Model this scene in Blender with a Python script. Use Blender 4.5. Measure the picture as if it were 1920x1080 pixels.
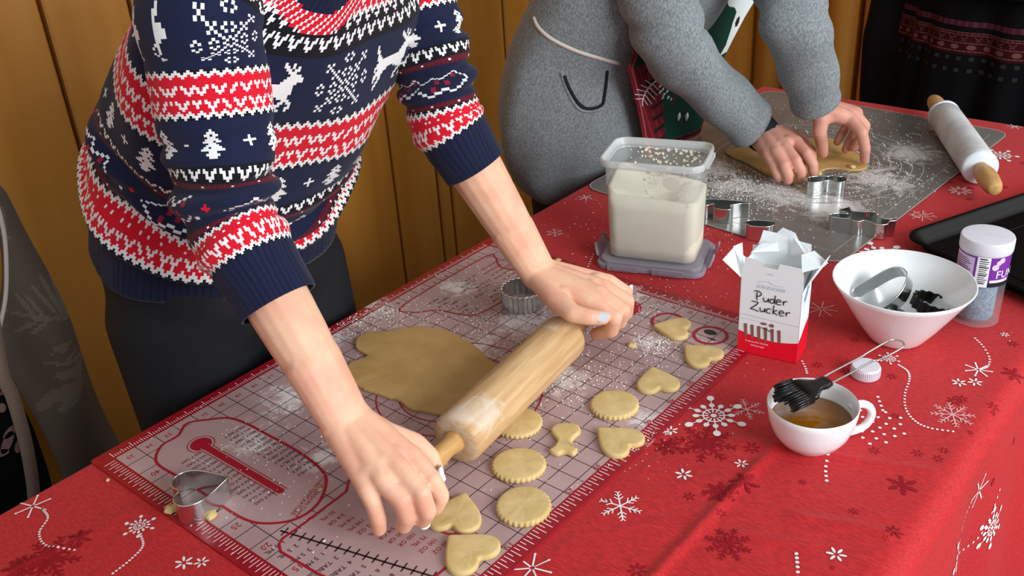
import bpy, bmesh, math, random
import numpy as np
from mathutils import Vector, Matrix

# ------------------------------------------------------------------ camera, sky, lights, exposure
sc = bpy.context.scene
for o in list(bpy.data.objects): bpy.data.objects.remove(o)
COL = sc.collection
CAM = np.array([0.9677, -0.3802, 1.4376])
FOC = 1849.0
RX = np.array([0.76762, 0.63800, -0.06093])      # image right
RD = np.array([0.26202, -0.39917, -0.87864])     # image down
RF = np.array([-0.58489, 0.65850, -0.47358])     # forward
cd = bpy.data.cameras.new('camera'); cam = bpy.data.objects.new('camera', cd); COL.objects.link(cam)
cd.sensor_width = 36; cd.lens = FOC / 1920 * 36; cd.clip_start = 0.02
cam.matrix_world = Matrix([[RX[0], -RD[0], -RF[0], CAM[0]], [RX[1], -RD[1], -RF[1], CAM[1]], [RX[2], -RD[2], -RF[2], CAM[2]], [0, 0, 0, 1]])
sc.camera = cam
sc.view_settings.view_transform = 'Standard'; sc.view_settings.look = 'None'
sc.view_settings.gamma = 1; sc.view_settings.use_curve_mapping = False
sc.view_settings.exposure = 0.14
w = bpy.data.worlds.new('world'); sc.world = w; w.use_nodes = True
bg = w.node_tree.nodes['Background']; bg.inputs[0].default_value = (0.82, 0.92, 1.0, 1); bg.inputs[1].default_value = 0.5
def area(name, loc, target, sx, sy, power, col):
    l = bpy.data.lights.new(name, 'AREA'); l.shape = 'RECTANGLE'; l.size = sx; l.size_y = sy; l.energy = power; l.color = col
    o = bpy.data.objects.new(name, l); COL.objects.link(o); o.location = loc
    o.rotation_euler = (Vector(target) - Vector(loc)).to_track_quat('-Z', 'Y').to_euler()
    return o
area('window_light', (3.0, 0.1, 1.95), (0.2, 0.5, 0.8), 1.5, 1.2, 84, (0.94, 0.97, 1.0))
area('far_window_light', (2.6, 2.6, 2.1), (0.3, 0.9, 0.8), 1.1, 1.2, 24, (0.92, 0.97, 1.0))

# ------------------------------------------------------------------ helpers
def at(u, v, z=0.75):
    d = RF + RX * (u - 960) / FOC + RD * (v - 540) / FOC
    return CAM + d * (z - CAM[2]) / d[2]
def atx(u, v, x):
    d = RF + RX * (u - 960) / FOC + RD * (v - 540) / FOC
    return CAM + d * (x - CAM[0]) / d[0]
def lin(h):
    h = h.lstrip('#'); r = [int(h[i:i + 2], 16) / 255 for i in (0, 2, 4)]
    return tuple(c / 12.92 if c <= .04045 else ((c + .055) / 1.055) ** 2.4 for c in r)
MATS = {}
def mat(name, col, rough=.5, metal=0., noise=None, col2=None, bump=None, stretch=(1, 1, 1), sss=0., sheen=0., alpha=1., trans=0., coat=0., spec=.5, ior=1.45, detail=4, wave=None, attr=None):
    m = bpy.data.materials.new(name); m.use_nodes = True; nt = m.node_tree; b = nt.nodes['Principled BSDF']
    if isinstance(col, str): col = lin(col)
    if isinstance(col2, str): col2 = lin(col2)
    b.inputs['Base Color'].default_value = (*col, 1); b.inputs['Roughness'].default_value = rough; b.inputs['Metallic'].default_value = metal
    b.inputs['Specular IOR Level'].default_value = spec; b.inputs['IOR'].default_value = ior
    b.inputs['Alpha'].default_value = alpha; b.inputs['Transmission Weight'].default_value = trans
    b.inputs['Coat Weight'].default_value = coat; b.inputs['Sheen Weight'].default_value = sheen
    if sss:
        b.inputs['Subsurface Weight'].default_value = sss; b.inputs['Subsurface Radius'].default_value = (1, .35, .2); b.inputs['Subsurface Scale'].default_value = .006
    tc = nt.nodes.new('ShaderNodeTexCoord'); mp = nt.nodes.new('ShaderNodeMapping'); nt.links.new(tc.outputs['Object'], mp.inputs[0]); mp.inputs['Scale'].default_value = stretch
    if noise and col2:
        n = nt.nodes.new('ShaderNodeTexNoise'); n.inputs['Scale'].default_value = noise; n.inputs['Detail'].default_value = detail; nt.links.new(mp.outputs[0], n.inputs['Vector'])
        r = nt.nodes.new('ShaderNodeValToRGB'); r.color_ramp.elements[0].position = .35; r.color_ramp.elements[1].position = .65
        r.color_ramp.elements[0].color = (*col, 1); r.color_ramp.elements[1].color = (*col2, 1)
        nt.links.new(n.outputs[0], r.inputs[0]); nt.links.new(r.outputs[0], b.inputs['Base Color'])
    if attr:
        a = nt.nodes.new('ShaderNodeAttribute'); a.attribute_name = attr; nt.links.new(a.outputs['Color'], b.inputs['Base Color'])
    if bump:
        n = nt.nodes.new('ShaderNodeTexNoise'); n.inputs['Scale'].default_value = bump[0]; n.inputs['Detail'].default_value = 5; nt.links.new(mp.outputs[0], n.inputs['Vector'])
        bp = nt.nodes.new('ShaderNodeBump'); bp.inputs['Strength'].default_value = bump[1]; bp.inputs['Distance'].default_value = bump[2]
        nt.links.new(n.outputs[0], bp.inputs['Height']); nt.links.new(bp.outputs[0], b.inputs['Normal'])
    if wave:   # fine woven ribs: (scale, direction, strength, second colour)
        wv = nt.nodes.new('ShaderNodeTexWave'); wv.inputs['Scale'].default_value = wave[0]; wv.bands_direction = wave[1]; nt.links.new(tc.outputs['Object'], wv.inputs['Vector'])
        mx = nt.nodes.new('ShaderNodeMix'); mx.data_type = 'RGBA'
        src = b.inputs['Base Color'].links[0].from_socket if b.inputs['Base Color'].links else None
        if src: nt.links.new(src, mx.inputs[6])
        else: mx.inputs[6].default_value = (*col, 1)
        mx.inputs[7].default_value = (*(lin(wave[3]) if isinstance(wave[3], str) else wave[3]), 1)
        ml = nt.nodes.new('ShaderNodeMath'); ml.operation = 'MULTIPLY'; ml.inputs[1].default_value = wave[2]
        nt.links.new(wv.outputs[1], ml.inputs[0]); nt.links.new(ml.outputs[0], mx.inputs[0]); nt.links.new(mx.outputs[2], b.inputs['Base Color'])
    MATS[name] = m
    return m

def tag(o, label=None, cat=None, group=None, kind=None):
    if label: o['label'] = label
    if cat: o['category'] = cat
    if group: o['group'] = group
    if kind: o['kind'] = kind
    return o
def thing(name, label, cat, loc=(0, 0, 0), rotz=0, group=None):
    o = bpy.data.objects.new(name, None); COL.objects.link(o); o.location = loc; o.rotation_euler = (0, 0, rotz); o.empty_display_size = .02
    return tag(o, label, cat, group)
class MB:
    def __init__(s): s.v = []; s.f = []; s.m = []
    def add(s, v, f, m=0):
        k = len(s.v); s.v += [tuple(map(float, p)) for p in v]; s.f += [tuple(int(i) + k for i in q) for q in f]; s.m += [m] * len(f); return s
    def build(s, name, mats, parent=None, smooth=True, fix=False, auto=None):
        me = bpy.data.meshes.new(name); me.from_pydata(s.v, [], s.f)
        for m in (mats if isinstance(mats, (list, tuple)) else [mats]): me.materials.append(m)
        if any(s.m): me.polygons.foreach_set('material_index', s.m)
        if fix:
            b = bmesh.new(); b.from_mesh(me); bmesh.ops.remove_doubles(b, verts=b.verts, dist=1e-6); bmesh.ops.recalc_face_normals(b, faces=b.faces); b.to_mesh(me); b.free()
        if smooth:
            me.polygons.foreach_set('use_smooth', [True] * len(me.polygons))
            if auto: me.set_sharp_from_angle(angle=math.radians(auto))
        me.update()
        o = bpy.data.objects.new(name, me); COL.objects.link(o)
        if parent: o.parent = parent
        return o
def grid_faces(nu, nv, closed=False, off=0):
    f = []
    for j in range(nv - 1):
        for i in range(nu if closed else nu - 1):
            a = j * nu + i; b = j * nu + (i + 1) % nu; f.append((a + off, b + off, b + nu + off, a + nu + off))
    return f
def frames(pts):
    pts = [Vector(p) for p in pts]; T = []
    for i in range(len(pts)):
        t = (pts[min(i + 1, len(pts) - 1)] - pts[max(i - 1, 0)]).normalized(); T.append(t)
    up = Vector((0, 0, 1)) if abs(T[0].z) < .9 else Vector((1, 0, 0))
    n = (up - T[0] * up.dot(T[0])).normalized(); R = []
    for t in T:
        n = (n - t * n.dot(t)).normalized(); R.append((n, t.cross(n)))
    return pts, R
def smooth_path(pts, n):
    """Catmull-Rom resample; rows may be any width (position + radii)."""
    P = [np.array(p, float) for p in pts]; P = [2 * P[0] - P[1]] + P + [2 * P[-1] - P[-2]]; out = []
    segs = len(P) - 3
    for k in range(n):
        s = k / (n - 1) * segs; i = min(int(s), segs - 1); t = s - i; a, b, c, d = P[i:i + 4]
        out.append(.5 * (2 * b + (c - a) * t + (2 * a - 5 * b + 4 * c - d) * t * t + (3 * b - a - 3 * c + d) * t ** 3))
    return out
def tube(mb, pts, r, n=12, m=0, cap=True):
    P, R = frames(pts); r = r if hasattr(r, '__len__') else [r] * len(P); v = []
    for p, (a, b), q in zip(P, R, r):
        for k in range(n):
            t = 2 * math.pi * k / n; v.append(p + a * math.cos(t) * q + b * math.sin(t) * q)
    f = grid_faces(n, len(P), True)
    if cap: f += [tuple(range(n))[::-1], tuple(range((len(P) - 1) * n, len(P) * n))]
    return mb.add(v, f, m)
def lathe(mb, prof, n=48, m=0, o=(0, 0, 0), axis='z', capb=True, capt=False):
    v = []
    for r, h in prof:
        for k in range(n):
            t = 2 * math.pi * k / n; p = (r * math.cos(t), r * math.sin(t), h)
            if axis == 'y': p = (p[0], h, p[1] * -1)
            v.append((p[0] + o[0], p[1] + o[1], p[2] + o[2]))
    f = grid_faces(n, len(prof), True)
    if capb: f.append(tuple(range(n))[::-1])
    if capt: f.append(tuple(range((len(prof) - 1) * n, len(prof) * n)))
    return mb.add(v, f, m)
def box(mb, c, s, m=0, ax=None):
    c = Vector(c); X, Y, Z = ax if ax else (Vector((1, 0, 0)), Vector((0, 1, 0)), Vector((0, 0, 1)))
    v = [c + X * (a * s[0] / 2) + Y * (b * s[1] / 2) + Z * (d * s[2] / 2) for d in (-1, 1) for b in (-1, 1) for a in (-1, 1)]
    return mb.add(v, [(0, 2, 3, 1), (4, 5, 7, 6), (0, 1, 5, 4), (2, 6, 7, 3), (0, 4, 6, 2), (1, 3, 7, 5)], m)
def poly_offset(o, d):
    n = len(o); r = []
    for i in range(n):
        a = np.array(o[i - 1]); b = np.array(o[i]); c = np.array(o[(i + 1) % n]); e = (b - a) / max(1e-9, np.linalg.norm(b - a)) + (c - b) / max(1e-9, np.linalg.norm(c - b))
        t = e / max(1e-9, np.linalg.norm(e)); r.append(b + d * np.array([t[1], -t[0]]))
    return r
def area2(o): return sum(o[i - 1][0] * o[i][1] - o[i][0] * o[i - 1][1] for i in range(len(o))) / 2
def slab(mb, outline, z0, z1, m=0, bev=0., mtop=None):
    if area2(outline) < 0: outline = outline[::-1]
    n = len(outline); rings = [(outline, z0)]
    if bev: rings += [(outline, z1 - bev), (poly_offset(outline, -bev * .4), z1 - bev * .3), (poly_offset(outline, -bev), z1)]
    else: rings += [(outline, z1)]
    v = [(p[0], p[1], z) for o, z in rings for p in o]
    mb.add(v, grid_faces(n, len(rings), True) + [tuple(range(n))[::-1]], m)
    if mtop is None: mtop = m
    mb.add(v[-n:], [tuple(range(n))], mtop)
    return mb
def rrect(cx, cy, w_, h_, r, n=5, rot=0):
    o = []
    for sx, sy, a0 in ((1, 1, 0), (-1, 1, 90), (-1, -1, 180), (1, -1, 270)):
        for k in range(n + 1):
            a = math.radians(a0 + 90 * k / n); o.append((sx * (w_ / 2 - r) + r * math.cos(a), sy * (h_ / 2 - r) + r * math.sin(a)))
    c, s = math.cos(rot), math.sin(rot)
    return [(cx + x * c - y * s, cy + x * s + y * c) for x, y in o]
def strip(pts, wd):
    """flat ribbon along 2-D points -> list of quads (4 2-D points)"""
    P = [np.array(p[:2], float) for p in pts]; L = []; R = []
    for i in range(len(P)):
        t = P[min(i + 1, len(P) - 1)] - P[max(i - 1, 0)]; t /= max(1e-9, np.linalg.norm(t)); nn = np.array([-t[1], t[0]]) * wd / 2
        L.append(P[i] + nn); R.append(P[i] - nn)
    return [[L[i], L[i + 1], R[i + 1], R[i]] for i in range(len(P) - 1)]
def disc(cx, cy, r, n=14, ry=None, rot=0):
    ry = ry or r; c, s = math.cos(rot), math.sin(rot)
    return [(cx + r * math.cos(a) * c - ry * math.sin(a) * s, cy + r * math.cos(a) * s + ry * math.sin(a) * c) for a in [2 * math.pi * k / n for k in range(n)]]
def smooth2(pts, n, closed=True):
    if closed: pts = list(pts) + [pts[0]]
    P = [np.array(p, float) for p in pts]
    P = ([P[-2]] + P + [P[1]]) if closed else ([2 * P[0] - P[1]] + P + [2 * P[-1] - P[-2]])
    out = []; segs = len(P) - 3
    for k in range(n):
        s = k / (n if closed else n - 1) * segs; i = min(int(s), segs - 1); t = s - i; a, b, c, d = P[i:i + 4]
        out.append(tuple(.5 * (2 * b + (c - a) * t + (2 * a - 5 * b + 4 * c - d) * t * t + (3 * b - a - 3 * c + d) * t ** 3)))
    return out
def text_polys(txt, size):
    cu = bpy.data.curves.new('t', 'FONT'); cu.body = txt; cu.size = size; cu.resolution_u = 2
    o = bpy.data.objects.new('t', cu); COL.objects.link(o); dg = bpy.context.evaluated_depsgraph_get(); dg.update()
    me = bpy.data.meshes.new_from_object(o.evaluated_get(dg)); P = [[(me.vertices[i].co.x, me.vertices[i].co.y) for i in p.vertices] for p in me.polygons]
    bpy.data.objects.remove(o); bpy.data.curves.remove(cu); bpy.data.meshes.remove(me)
    return P
def put(mb, polys, fn, m=0):
    for i, p in enumerate(polys): mb.add([fn(*q) for q in p], [tuple(range(len(p)))], m)
def noise2(x, y, s=1., seed=0):
    return (math.sin(x * s * 1.7 + seed) * math.cos(y * s * 1.3 - seed * 2) + .5 * math.sin(x * s * 3.9 - y * s * 2.7 + seed * 3) + .25 * math.cos(x * s * 7.1 + y * s * 8.3 + seed)) / 1.75
def orient(fn2, ang, ox, oy):
    c, s = math.cos(ang), math.sin(ang)
    return lambda x, y: fn2(ox + x * c - y * s, oy + x * s + y * c)
rnd = random.Random(7)

# ------------------------------------------------------------------ materials
wood_wall = mat('wood_wall', '#cc8b3a', .36, noise=1.4, col2='#bc7a2c', stretch=(9, 9, .5), bump=(30, .05, .002), detail=8, coat=.15)
wood_dark = mat('wood_groove', '#3a1a08', .6)
wood_floor = mat('wood_floor', '#5a3a20', .5, noise=3, col2='#3f2614', stretch=(1, 8, 1))
cloth_m = mat('tablecloth_red', '#c3262a', .62, noise=500, col2='#a51a1e', stretch=(.25, 1, 1), bump=(700, .25, .0006), sheen=.08, spec=.25)
white_print = mat('white_print', '#e9e2e0', .6, spec=.2)
faded_print = mat('faded_print', '#dba0a0', .6, spec=.2)
dark_print = mat('dark_red_print', '#8f1420', .62, spec=.2)
table_wood = mat('table_wood', '#6e4a2a', .5, noise=6, col2='#573718', stretch=(8, 1, 1))
mat_border = mat('silicone_border', '#8f0c1c', .35, noise=60, col2='#9c1020')
mat_face = mat('silicone_mesh', '#bda09e', .4, noise=9, col2='#ab8f8d', wave=(260, 'X', .25, '#85585c'), spec=.6)
grid_black = mat('print_black', '#2c1418', .45)
mat_red = mat('print_red', '#a01024', .45)
mat_redfill = mat('print_red_fill', '#a81c30', .45)
tick_white = mat('print_white', '#e8cfd2', .5)
flour_m = mat('flour', '#f2ebe2', .95, spec=.1)
dough_m = mat('dough', '#d9bd85', .62, noise=60, col2='#cbae72', bump=(90, .35, .001), sss=.12, spec=.3)
dough_big = mat('dough_sheet', '#c4a066', .6, noise=25, col2='#b79358', bump=(60, .25, .001), sss=.1, spec=.3)
pin_wood = mat('rolling_pin_wood', '#d3b080', .5, noise=12, col2='#bd9668', stretch=(14, 1, 14), bump=(200, .1, .0005), spec=.35)
pin_handle = mat('handle_wood', '#d0a468', .45, noise=14, col2='#b98a50', stretch=(9, 1, 9))
marble = mat('floured_marble', '#b9b8b6', .55, noise=22, col2='#d6d6d4', detail=7)
marble_end = mat('marble_collar', '#dfe9ee', .25)
steel = mat('tin_steel', '#d8dcda', .18, 1., bump=(120, .08, .0004))
steel_dark = mat('dull_steel', '#8f8d86', .3, 1.)
black_tin = mat('dark_cutter', '#15120f', .4, .4)
plastic_clear = mat('clear_plastic', '#c9cfce', .2, alpha=.2, spec=.7)
plastic_rim = mat('frosted_plastic', '#dfe4e2', .3, alpha=.5, spec=.6)
lid_plastic = mat('lid_plastic', '#a39aa6', .25, alpha=.8, spec=.6)
flour_in = mat('flour_fill', '#f4edd6', .9, noise=30, col2='#eee6cc', spec=.1, bump=(80, .3, .002))
grey_mat_m = mat('grey_plastic_mat', '#7c7670', .3, noise=7, col2='#6c655e', spec=.55)
mat_line = mat('pale_line', '#b4b2ae', .5)
carton = mat('carton_white', '#e9f0f1', .45, spec=.3)
carton_in = mat('carton_inside', '#ded6cf', .8)
carton_red = mat('carton_red', '#e8102c', .35)
carton_blue = mat('carton_blue', '#5c9cc8', .4)
ink = mat('black_ink', '#17171c', .5)
pale_ink = mat('pale_ink', '#a9c0cc', .5)
brown_ink = mat('cake_brown', '#8a5a52', .5)
skyline = mat('soft_grey_ink', '#cfd3d8', .5)
porcelain = mat('porcelain', '#eef0ef', .18, coat=.3, sss=.05)
cream_in = mat('egg_wash', '#94590c', .12, spec=.6)
black_sil = mat('black_silicone', '#0c0c0d', .3, spec=.5)
black_enamel = mat('black_enamel', '#050506', .42, spec=.14)
white_cap = mat('white_cap', '#d9d7de', .4)
glass_m = mat('jar_clear', '#c4cacf', .08, alpha=.14, spec=.8)
sprinkle = mat('blue_sprinkles', '#4a6a80', .6, noise=260, col2='#86a0ad', bump=(300, .8, .002), detail=2)
purple = mat('purple_label', '#7a2f9a', .35)
plum = mat('plum_label', '#5c1a4c', .4)
lilac = mat('lilac_label', '#d9c4e4', .4)
skin = mat('skin', '#eabc9c', .48, noise=28, col2='#e3a88c', sss=.22, bump=(220, .22, .0007), spec=.35)
skin2 = mat('skin_ruddy', '#cf8f7c', .5, noise=30, col2='#d9a08c', sss=.2, bump=(180, .3, .0008), spec=.35)
nail_white = mat('pale_nail', '#eef0f4', .2, coat=.5)
nail_pink = mat('natural_nail', '#dfae9e', .3, coat=.2)
navy_trs = mat('dark_trousers', '#0b0e14', .8, bump=(300, .15, .0005))
knit = mat('knit_sweater', '#141a30', .8, attr='stitch', sheen=.1, bump=(900, .5, .0008), spec=.15)
grey_sweat = mat('grey_melange', '#92999b', .9, noise=460, col2='#6c7172', stretch=(1, 1, .45), sheen=.15, bump=(260, .3, .001), spec=.1, detail=2)
navy_cuff = mat('navy_cuff', '#10141f', .85)
tie_cream = mat('cream_tape', '#cfc4ba', .8)
apron_m = mat('printed_apron', '#123a2c', .75, attr='stitch', spec=.2)
skirt_m = mat('folk_skirt', '#07070a', .85, attr='stitch', spec=.15)
black_cloth = mat('black_cloth', '#08080b', .85, spec=.2)
hair_m = mat('brown_hair', '#3a2416', .6, noise=40, col2='#4d301c', stretch=(8, 8, 1))
taupe_apron = mat('taupe_apron', '#6e6259', .85, attr='stitch', spec=.1)

def dust(m, spots, scale, thr, col=(.86, .82, .78), amount=.8):
    nt = m.node_tree; b = nt.nodes['Principled BSDF']; N = nt.nodes.new; Lk = nt.links.new; tc = N('ShaderNodeTexCoord'); acc = None
    for c, r in spots:
        d = N('ShaderNodeVectorMath'); d.operation = 'DISTANCE'; Lk(tc.outputs['Object'], d.inputs[0]); d.inputs[1].default_value = c
        mr = N('ShaderNodeMapRange'); mr.inputs[1].default_value = 0; mr.inputs[2].default_value = r; mr.inputs[3].default_value = 1; mr.inputs[4].default_value = 0; Lk(d.outputs['Value'], mr.inputs[0])
        if acc is None: acc = mr.outputs[0]
        else: mx = N('ShaderNodeMath'); mx.operation = 'MAXIMUM'; Lk(acc, mx.inputs[0]); Lk(mr.outputs[0], mx.inputs[1]); acc = mx.outputs[0]
    n = N('ShaderNodeTexNoise'); n.inputs['Scale'].default_value = scale; n.inputs['Detail'].default_value = 8; n.inputs['Roughness'].default_value = .7; n.inputs['Distortion'].default_value = .8; Lk(tc.outputs['Object'], n.inputs['Vector'])
    ml = N('ShaderNodeMath'); ml.operation = 'MULTIPLY_ADD'; Lk(acc, ml.inputs[0]); ml.inputs[1].default_value = .42; Lk(n.outputs[0], ml.inputs[2])
    mr = N('ShaderNodeMapRange'); mr.inputs[1].default_value = thr; mr.inputs[2].default_value = thr + .2; mr.inputs[4].default_value = amount; Lk(ml.outputs[0], mr.inputs[0])
    mx = N('ShaderNodeMix'); mx.data_type = 'RGBA'; Lk(mr.outputs[0], mx.inputs[0]); bc_ = b.inputs['Base Color']
    if bc_.links: Lk(bc_.links[0].from_socket, mx.inputs[6])
    else: mx.inputs[6].default_value = bc_.default_value
    mx.inputs[7].default_value = (*col, 1); Lk(mx.outputs[2], bc_)
def sp_(u, v, r): return (tuple(at(u, v)), r)
dust(mat_face, [sp_(970, 605, .07), sp_(690, 585, .07), sp_(625, 640, .05), sp_(1215, 645, .045), sp_(1060, 715, .06), sp_(900, 655, .06), sp_(540, 750, .07), sp_(480, 830, .06), sp_(1180, 560, .05), sp_(860, 540, .05), sp_(600, 860, .05), sp_(760, 840, .04), sp_(1215, 790, .04), sp_(880, 780, .05)], 70, .70, amount=.75)
dust(grey_mat_m, [sp_(1370, 352, .10), sp_(1450, 362, .10), sp_(1500, 375, .11), sp_(1650, 340, .11), sp_(1710, 290, .09), sp_(1430, 240, .08), sp_(1560, 390, .1), sp_(1340, 320, .08)], 34, .66, amount=.65)
dust(pin_wood, [((0, -.118, .02), .06), ((.02, -.09, .02), .05), ((-.01, .10, .03), .05), ((0, -.125, 0), .05)], 34, .70, (.74, .70, .64), .42)
dust(mat_border, [sp_(640, 575, .05), sp_(1215, 835, .02), sp_(1180, 545, .04), sp_(700, 570, .05)], 90, .74, amount=.7)

# ------------------------------------------------------------------ the room
fl = MB(); box(fl, (0.5, 1.5, -.02), (5, 7, .04)); tag(fl.build('floor', wood_floor, None, False), kind='structure')
WX = -.72
wl = MB(); box(wl, (WX - .06, 1.2, 1.3), (.08, 5.6, 2.6)); wall_l = tag(wl.build('wall_left', wood_dark, None, False), kind='structure')
# tall veneer boards with open joints; edge positions read along the wall
edges = [-1.2, -.8, -.35, -.02, .389, .548, .86, 1.12, 1.265, 1.312, 1.562, 1.675, 1.697, 2.05, 2.45, 3.02]
for a, b in zip(edges[:-1], edges[1:]):
    if b - a < .01: continue
    p = MB(); g = .004; d = .018
    y0, y1 = a + g, b - g; prof = [(WX - .02, y0), (WX - .004, y0), (WX, y0 + .004), (WX, y1 - .004), (WX - .004, y1), (WX - .02, y1)]
    v = [(x, y, z) for z in (.02, 2.5) for x, y in prof]
    p.add(v, grid_faces(6, 2, False) + [tuple(range(6)), tuple(range(6, 12))[::-1]]); p.build('panel', wood_wall, wall_l, False)
# far wall, with rounded upright wooden mouldings
wb = MB(); box(wb, (1.0, 3.06, 1.3), (3.6, .08, 2.6)); wall_b = tag(wb.build('wall_back', wood_wall, None, False), kind='structure')
for k in range(14):
    p = MB(); lathe(p, [(.062, .02), (.062, 2.5)], 24, 0, (WX + .05 + k * .135, 3.0, 0), capt=True); p.build('moulding', wood_wall, wall_b, True, auto=40)

# ------------------------------------------------------------------ table and tablecloth
TX0, TX1, TY0, TY1 = -.022, .782, -.75, 1.632
tb = thing('table', 'long table hidden beneath the red snowflake tablecloth', 'table', (.38, .44, 0))
p = MB(); box(p, (-.006, 0, .7325), (TX1 - TX0 - .045, TY1 - TY0 - .030, .03)); p.build('tabletop', table_wood, tb, False)
for sx in (-1, 1):
    for sy in (-1, 1):
        p = MB(); box(p, (sx * .35, sy * 1.12, .358), (.05, .05, .716)); p.build('leg', table_wood, tb, False)
R1 = [(.587, -.1), (.5905, .1), (.597, .25), (.600, .446), (.603, .60)]
def ridge(x, y, a, b, hgt, wd):
    ax_, ay_ = a; bx, by = b; L = math.hypot(bx - ax_, by - ay_); t = ((x - ax_) * (bx - ax_) + (y - ay_) * (by - ay_)) / L / L
    if t < -.05 or t > 1.05: return 0
    d = ((x - ax_) * (by - ay_) - (y - ay_) * (bx - ax_)) / L
    e = min(1, max(0, t / .1 + .5)) * min(1, max(0, (1 - t) / .1 + .5))
    return hgt * math.exp(-(d / wd) ** 2) * e
def hcl(x, y):
    h = .0
    h += ridge(x, y, (.594, -.3), (.600, .446), .0042, .006)
    h += ridge(x, y, (.556, .438), (.775, .515), .0022, .006)
    h += ridge(x, y, (.66, .36), (.775, .40), .0028, .006)
    h += ridge(x, y, (.62, .30), (.70, .33), .002, .006)
    h += ridge(x, y, (.05, -.3), (.10, -.035), .002, .006) + ridge(x, y, (-.02, -.06), (.16, -.045), .0012, .006)
    if y < .42 and x > .5: h += .0006 * (1 + noise2(x, y, 60, 1))
    return h
RE = .026; RL = .007
def side(s, RE=.026):     # distance past the edge -> (outward, downward) around a rounded edge
    if s <= 0: return s, 0.
    q = RE * math.pi / 2
    if s < q: return RE * math.sin(s / RE), RE * (1 - math.cos(s / RE))
    return RE, RE + s - q
def cloth_pt(s, t, lift=0.):
    ox, dx = side(s - (TX1 - RE)); ux, ex = side((TX0 + RL) - s, RL)
    oy, dy = side(t - (TY1 - RL), RL)
    x = (TX1 - RE + ox) if s > TX1 - RE else ((TX0 + RL - ux) if s < TX0 + RL else s)
    y = (TY1 - RL + oy) if t > TY1 - RL else t
    dz = max(dx, ex, dy)
    z = .75 + (hcl(x, y) if dz == 0 else 0) - dz
    amp = min(1, dz / .25)
    if dx >= max(ex, dy) and dx > 0: x += amp * .016 * math.sin(y * 17 + 1) + amp * .01 * math.sin(y * 41) + .06 * dz; nx = (1, 0, 0)
    elif ex >= dy and ex > 0: x -= amp * .004 * math.sin(y * 19); nx = (-1, 0, 0)
    elif dy > 0: y += amp * .01 * math.sin(x * 19); nx = (0, 1, 0)
    else: nx = (0, 0, 1)
    if 0 < dz < .03: nx = (nx[0] * .7, nx[1] * .7, .7)
    return (x + nx[0] * lift, y + nx[1] * lift, z + nx[2] * lift)
def rng(a, b, st): n = max(2, int(round((b - a) / st)) + 1); return [a + (b - a) * k / (n - 1) for k in range(n)]
S = rng(TX0 - .26, TX0 - .006, .02) + rng(TX0 - .003, TX0 + .012, .0015) + rng(TX0 + .02, .5, .01) + rng(.503, .76, .0035) + rng(.763, .81, .003) + rng(.815, TX1 + .40, .012)
T = rng(TY0, -.05, .025) + rng(-.04, .56, .006) + rng(.57, TY1 - .03, .02) + rng(TY1 - .012, TY1 + .008, .0015) + rng(TY1 + .02, TY1 + .28, .03)
cm = MB(); cm.add([cloth_pt(s, t) for t in T for s in S], grid_faces(len(S), len(T)))
cloth = tag(cm.build('tablecloth', cloth_m), 'red christmas tablecloth printed with white snowflakes and dotted swirls', 'tablecloth')

# printed ornaments (flat print), laid on the cloth in cloth coordinates
def arm_flake(r, wd, side_n=2, n=6):
    P = []
    for k in range(n):
        a = 2 * math.pi * k / n + .2; d = np.array([math.cos(a), math.sin(a)]); e = np.array([-d[1], d[0]])
        P += strip([(0, 0), d * r], wd)
        for j in range(side_n):
            b = d * r * (.45 + .28 * j); l = r * (.34 - .08 * j)
            for sg in (-1, 1): P += strip([b, b + d * l * .7 + e * sg * l * .7], wd * .8)
    return P
def star(r, wd, n=6):
    P = []
    for k in range(n):
        a = 2 * math.pi * k / n + .3; d = np.array([math.cos(a), math.sin(a)]); P += strip([d * r * .12, d * r], wd); P.append(disc(d[0] * r, d[1] * r, wd * .8, 8))
    return P
def petal(r, n=8):
    P = []
    for k in range(n):
        a = 2 * math.pi * k / n; P.append(disc(math.cos(a) * r * .6, math.sin(a) * r * .6, r * .4, 8, r * .15, a))
    return P
def dotflake(r):
    P = [disc(0, 0, r * .1, 10)]
    for k in range(12):
        a = 2 * math.pi * k / 12; P.append(disc(math.cos(a) * r * .24, math.sin(a) * r * .24, r * .09, 8, r * .03, a))
        P += strip([(math.cos(a) * r * .32, math.sin(a) * r * .32), (math.cos(a) * r * .5, math.sin(a) * r * .5)], r * .04)
        P.append(disc(math.cos(a) * r * .55, math.sin(a) * r * .55, r * .11, 12, r * .09, a))
    for k in range(20):
        a = 2 * math.pi * k / 20; b = 2 * math.pi * (k + 1) / 20; P += strip([(math.cos(a) * r * .33, math.sin(a) * r * .33), (math.cos(b) * r * .33, math.sin(b) * r * .33)], r * .05)
    for k in range(6):
        a = 2 * math.pi * k / 6; P += strip([(math.cos(a) * r * .6, math.sin(a) * r * .6), (math.cos(a) * r * .9, math.sin(a) * r * .9)], r * .03); P.append(disc(math.cos(a) * r * .93, math.sin(a) * r * .93, r * .14, 14, r * .12, a))
    return P
def dots(pts, n, r):
    return [disc(x, y, r, 8) for x, y in smooth2(pts, n, False)]
wp = MB(); dp = MB(); fp = MB(); LIFT = {id(wp): .0007, id(dp): .00035, id(fp): .0005}
def on_cloth(mb, polys, s, t, ang=0., lift=None):
    lift = lift or LIFT[id(mb)]
    c, sn = math.cos(ang), math.sin(ang)
    for i, q in enumerate(polys): mb.add([cloth_pt(s + x * c - y * sn, t + x * sn + y * c, lift + i * 4e-6) for x, y in q], [tuple(range(len(q)))])
def px(mb, polys, u, v, ang=0.): g = at(u, v); on_cloth(mb, polys, g[0], g[1], ang)
px(wp, dotflake(.037), 1338, 780, .1); px(fp, arm_flake(.018, .0013, 3), 1400, 768); px(wp, petal(.009, 6), 1258, 808)
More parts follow.
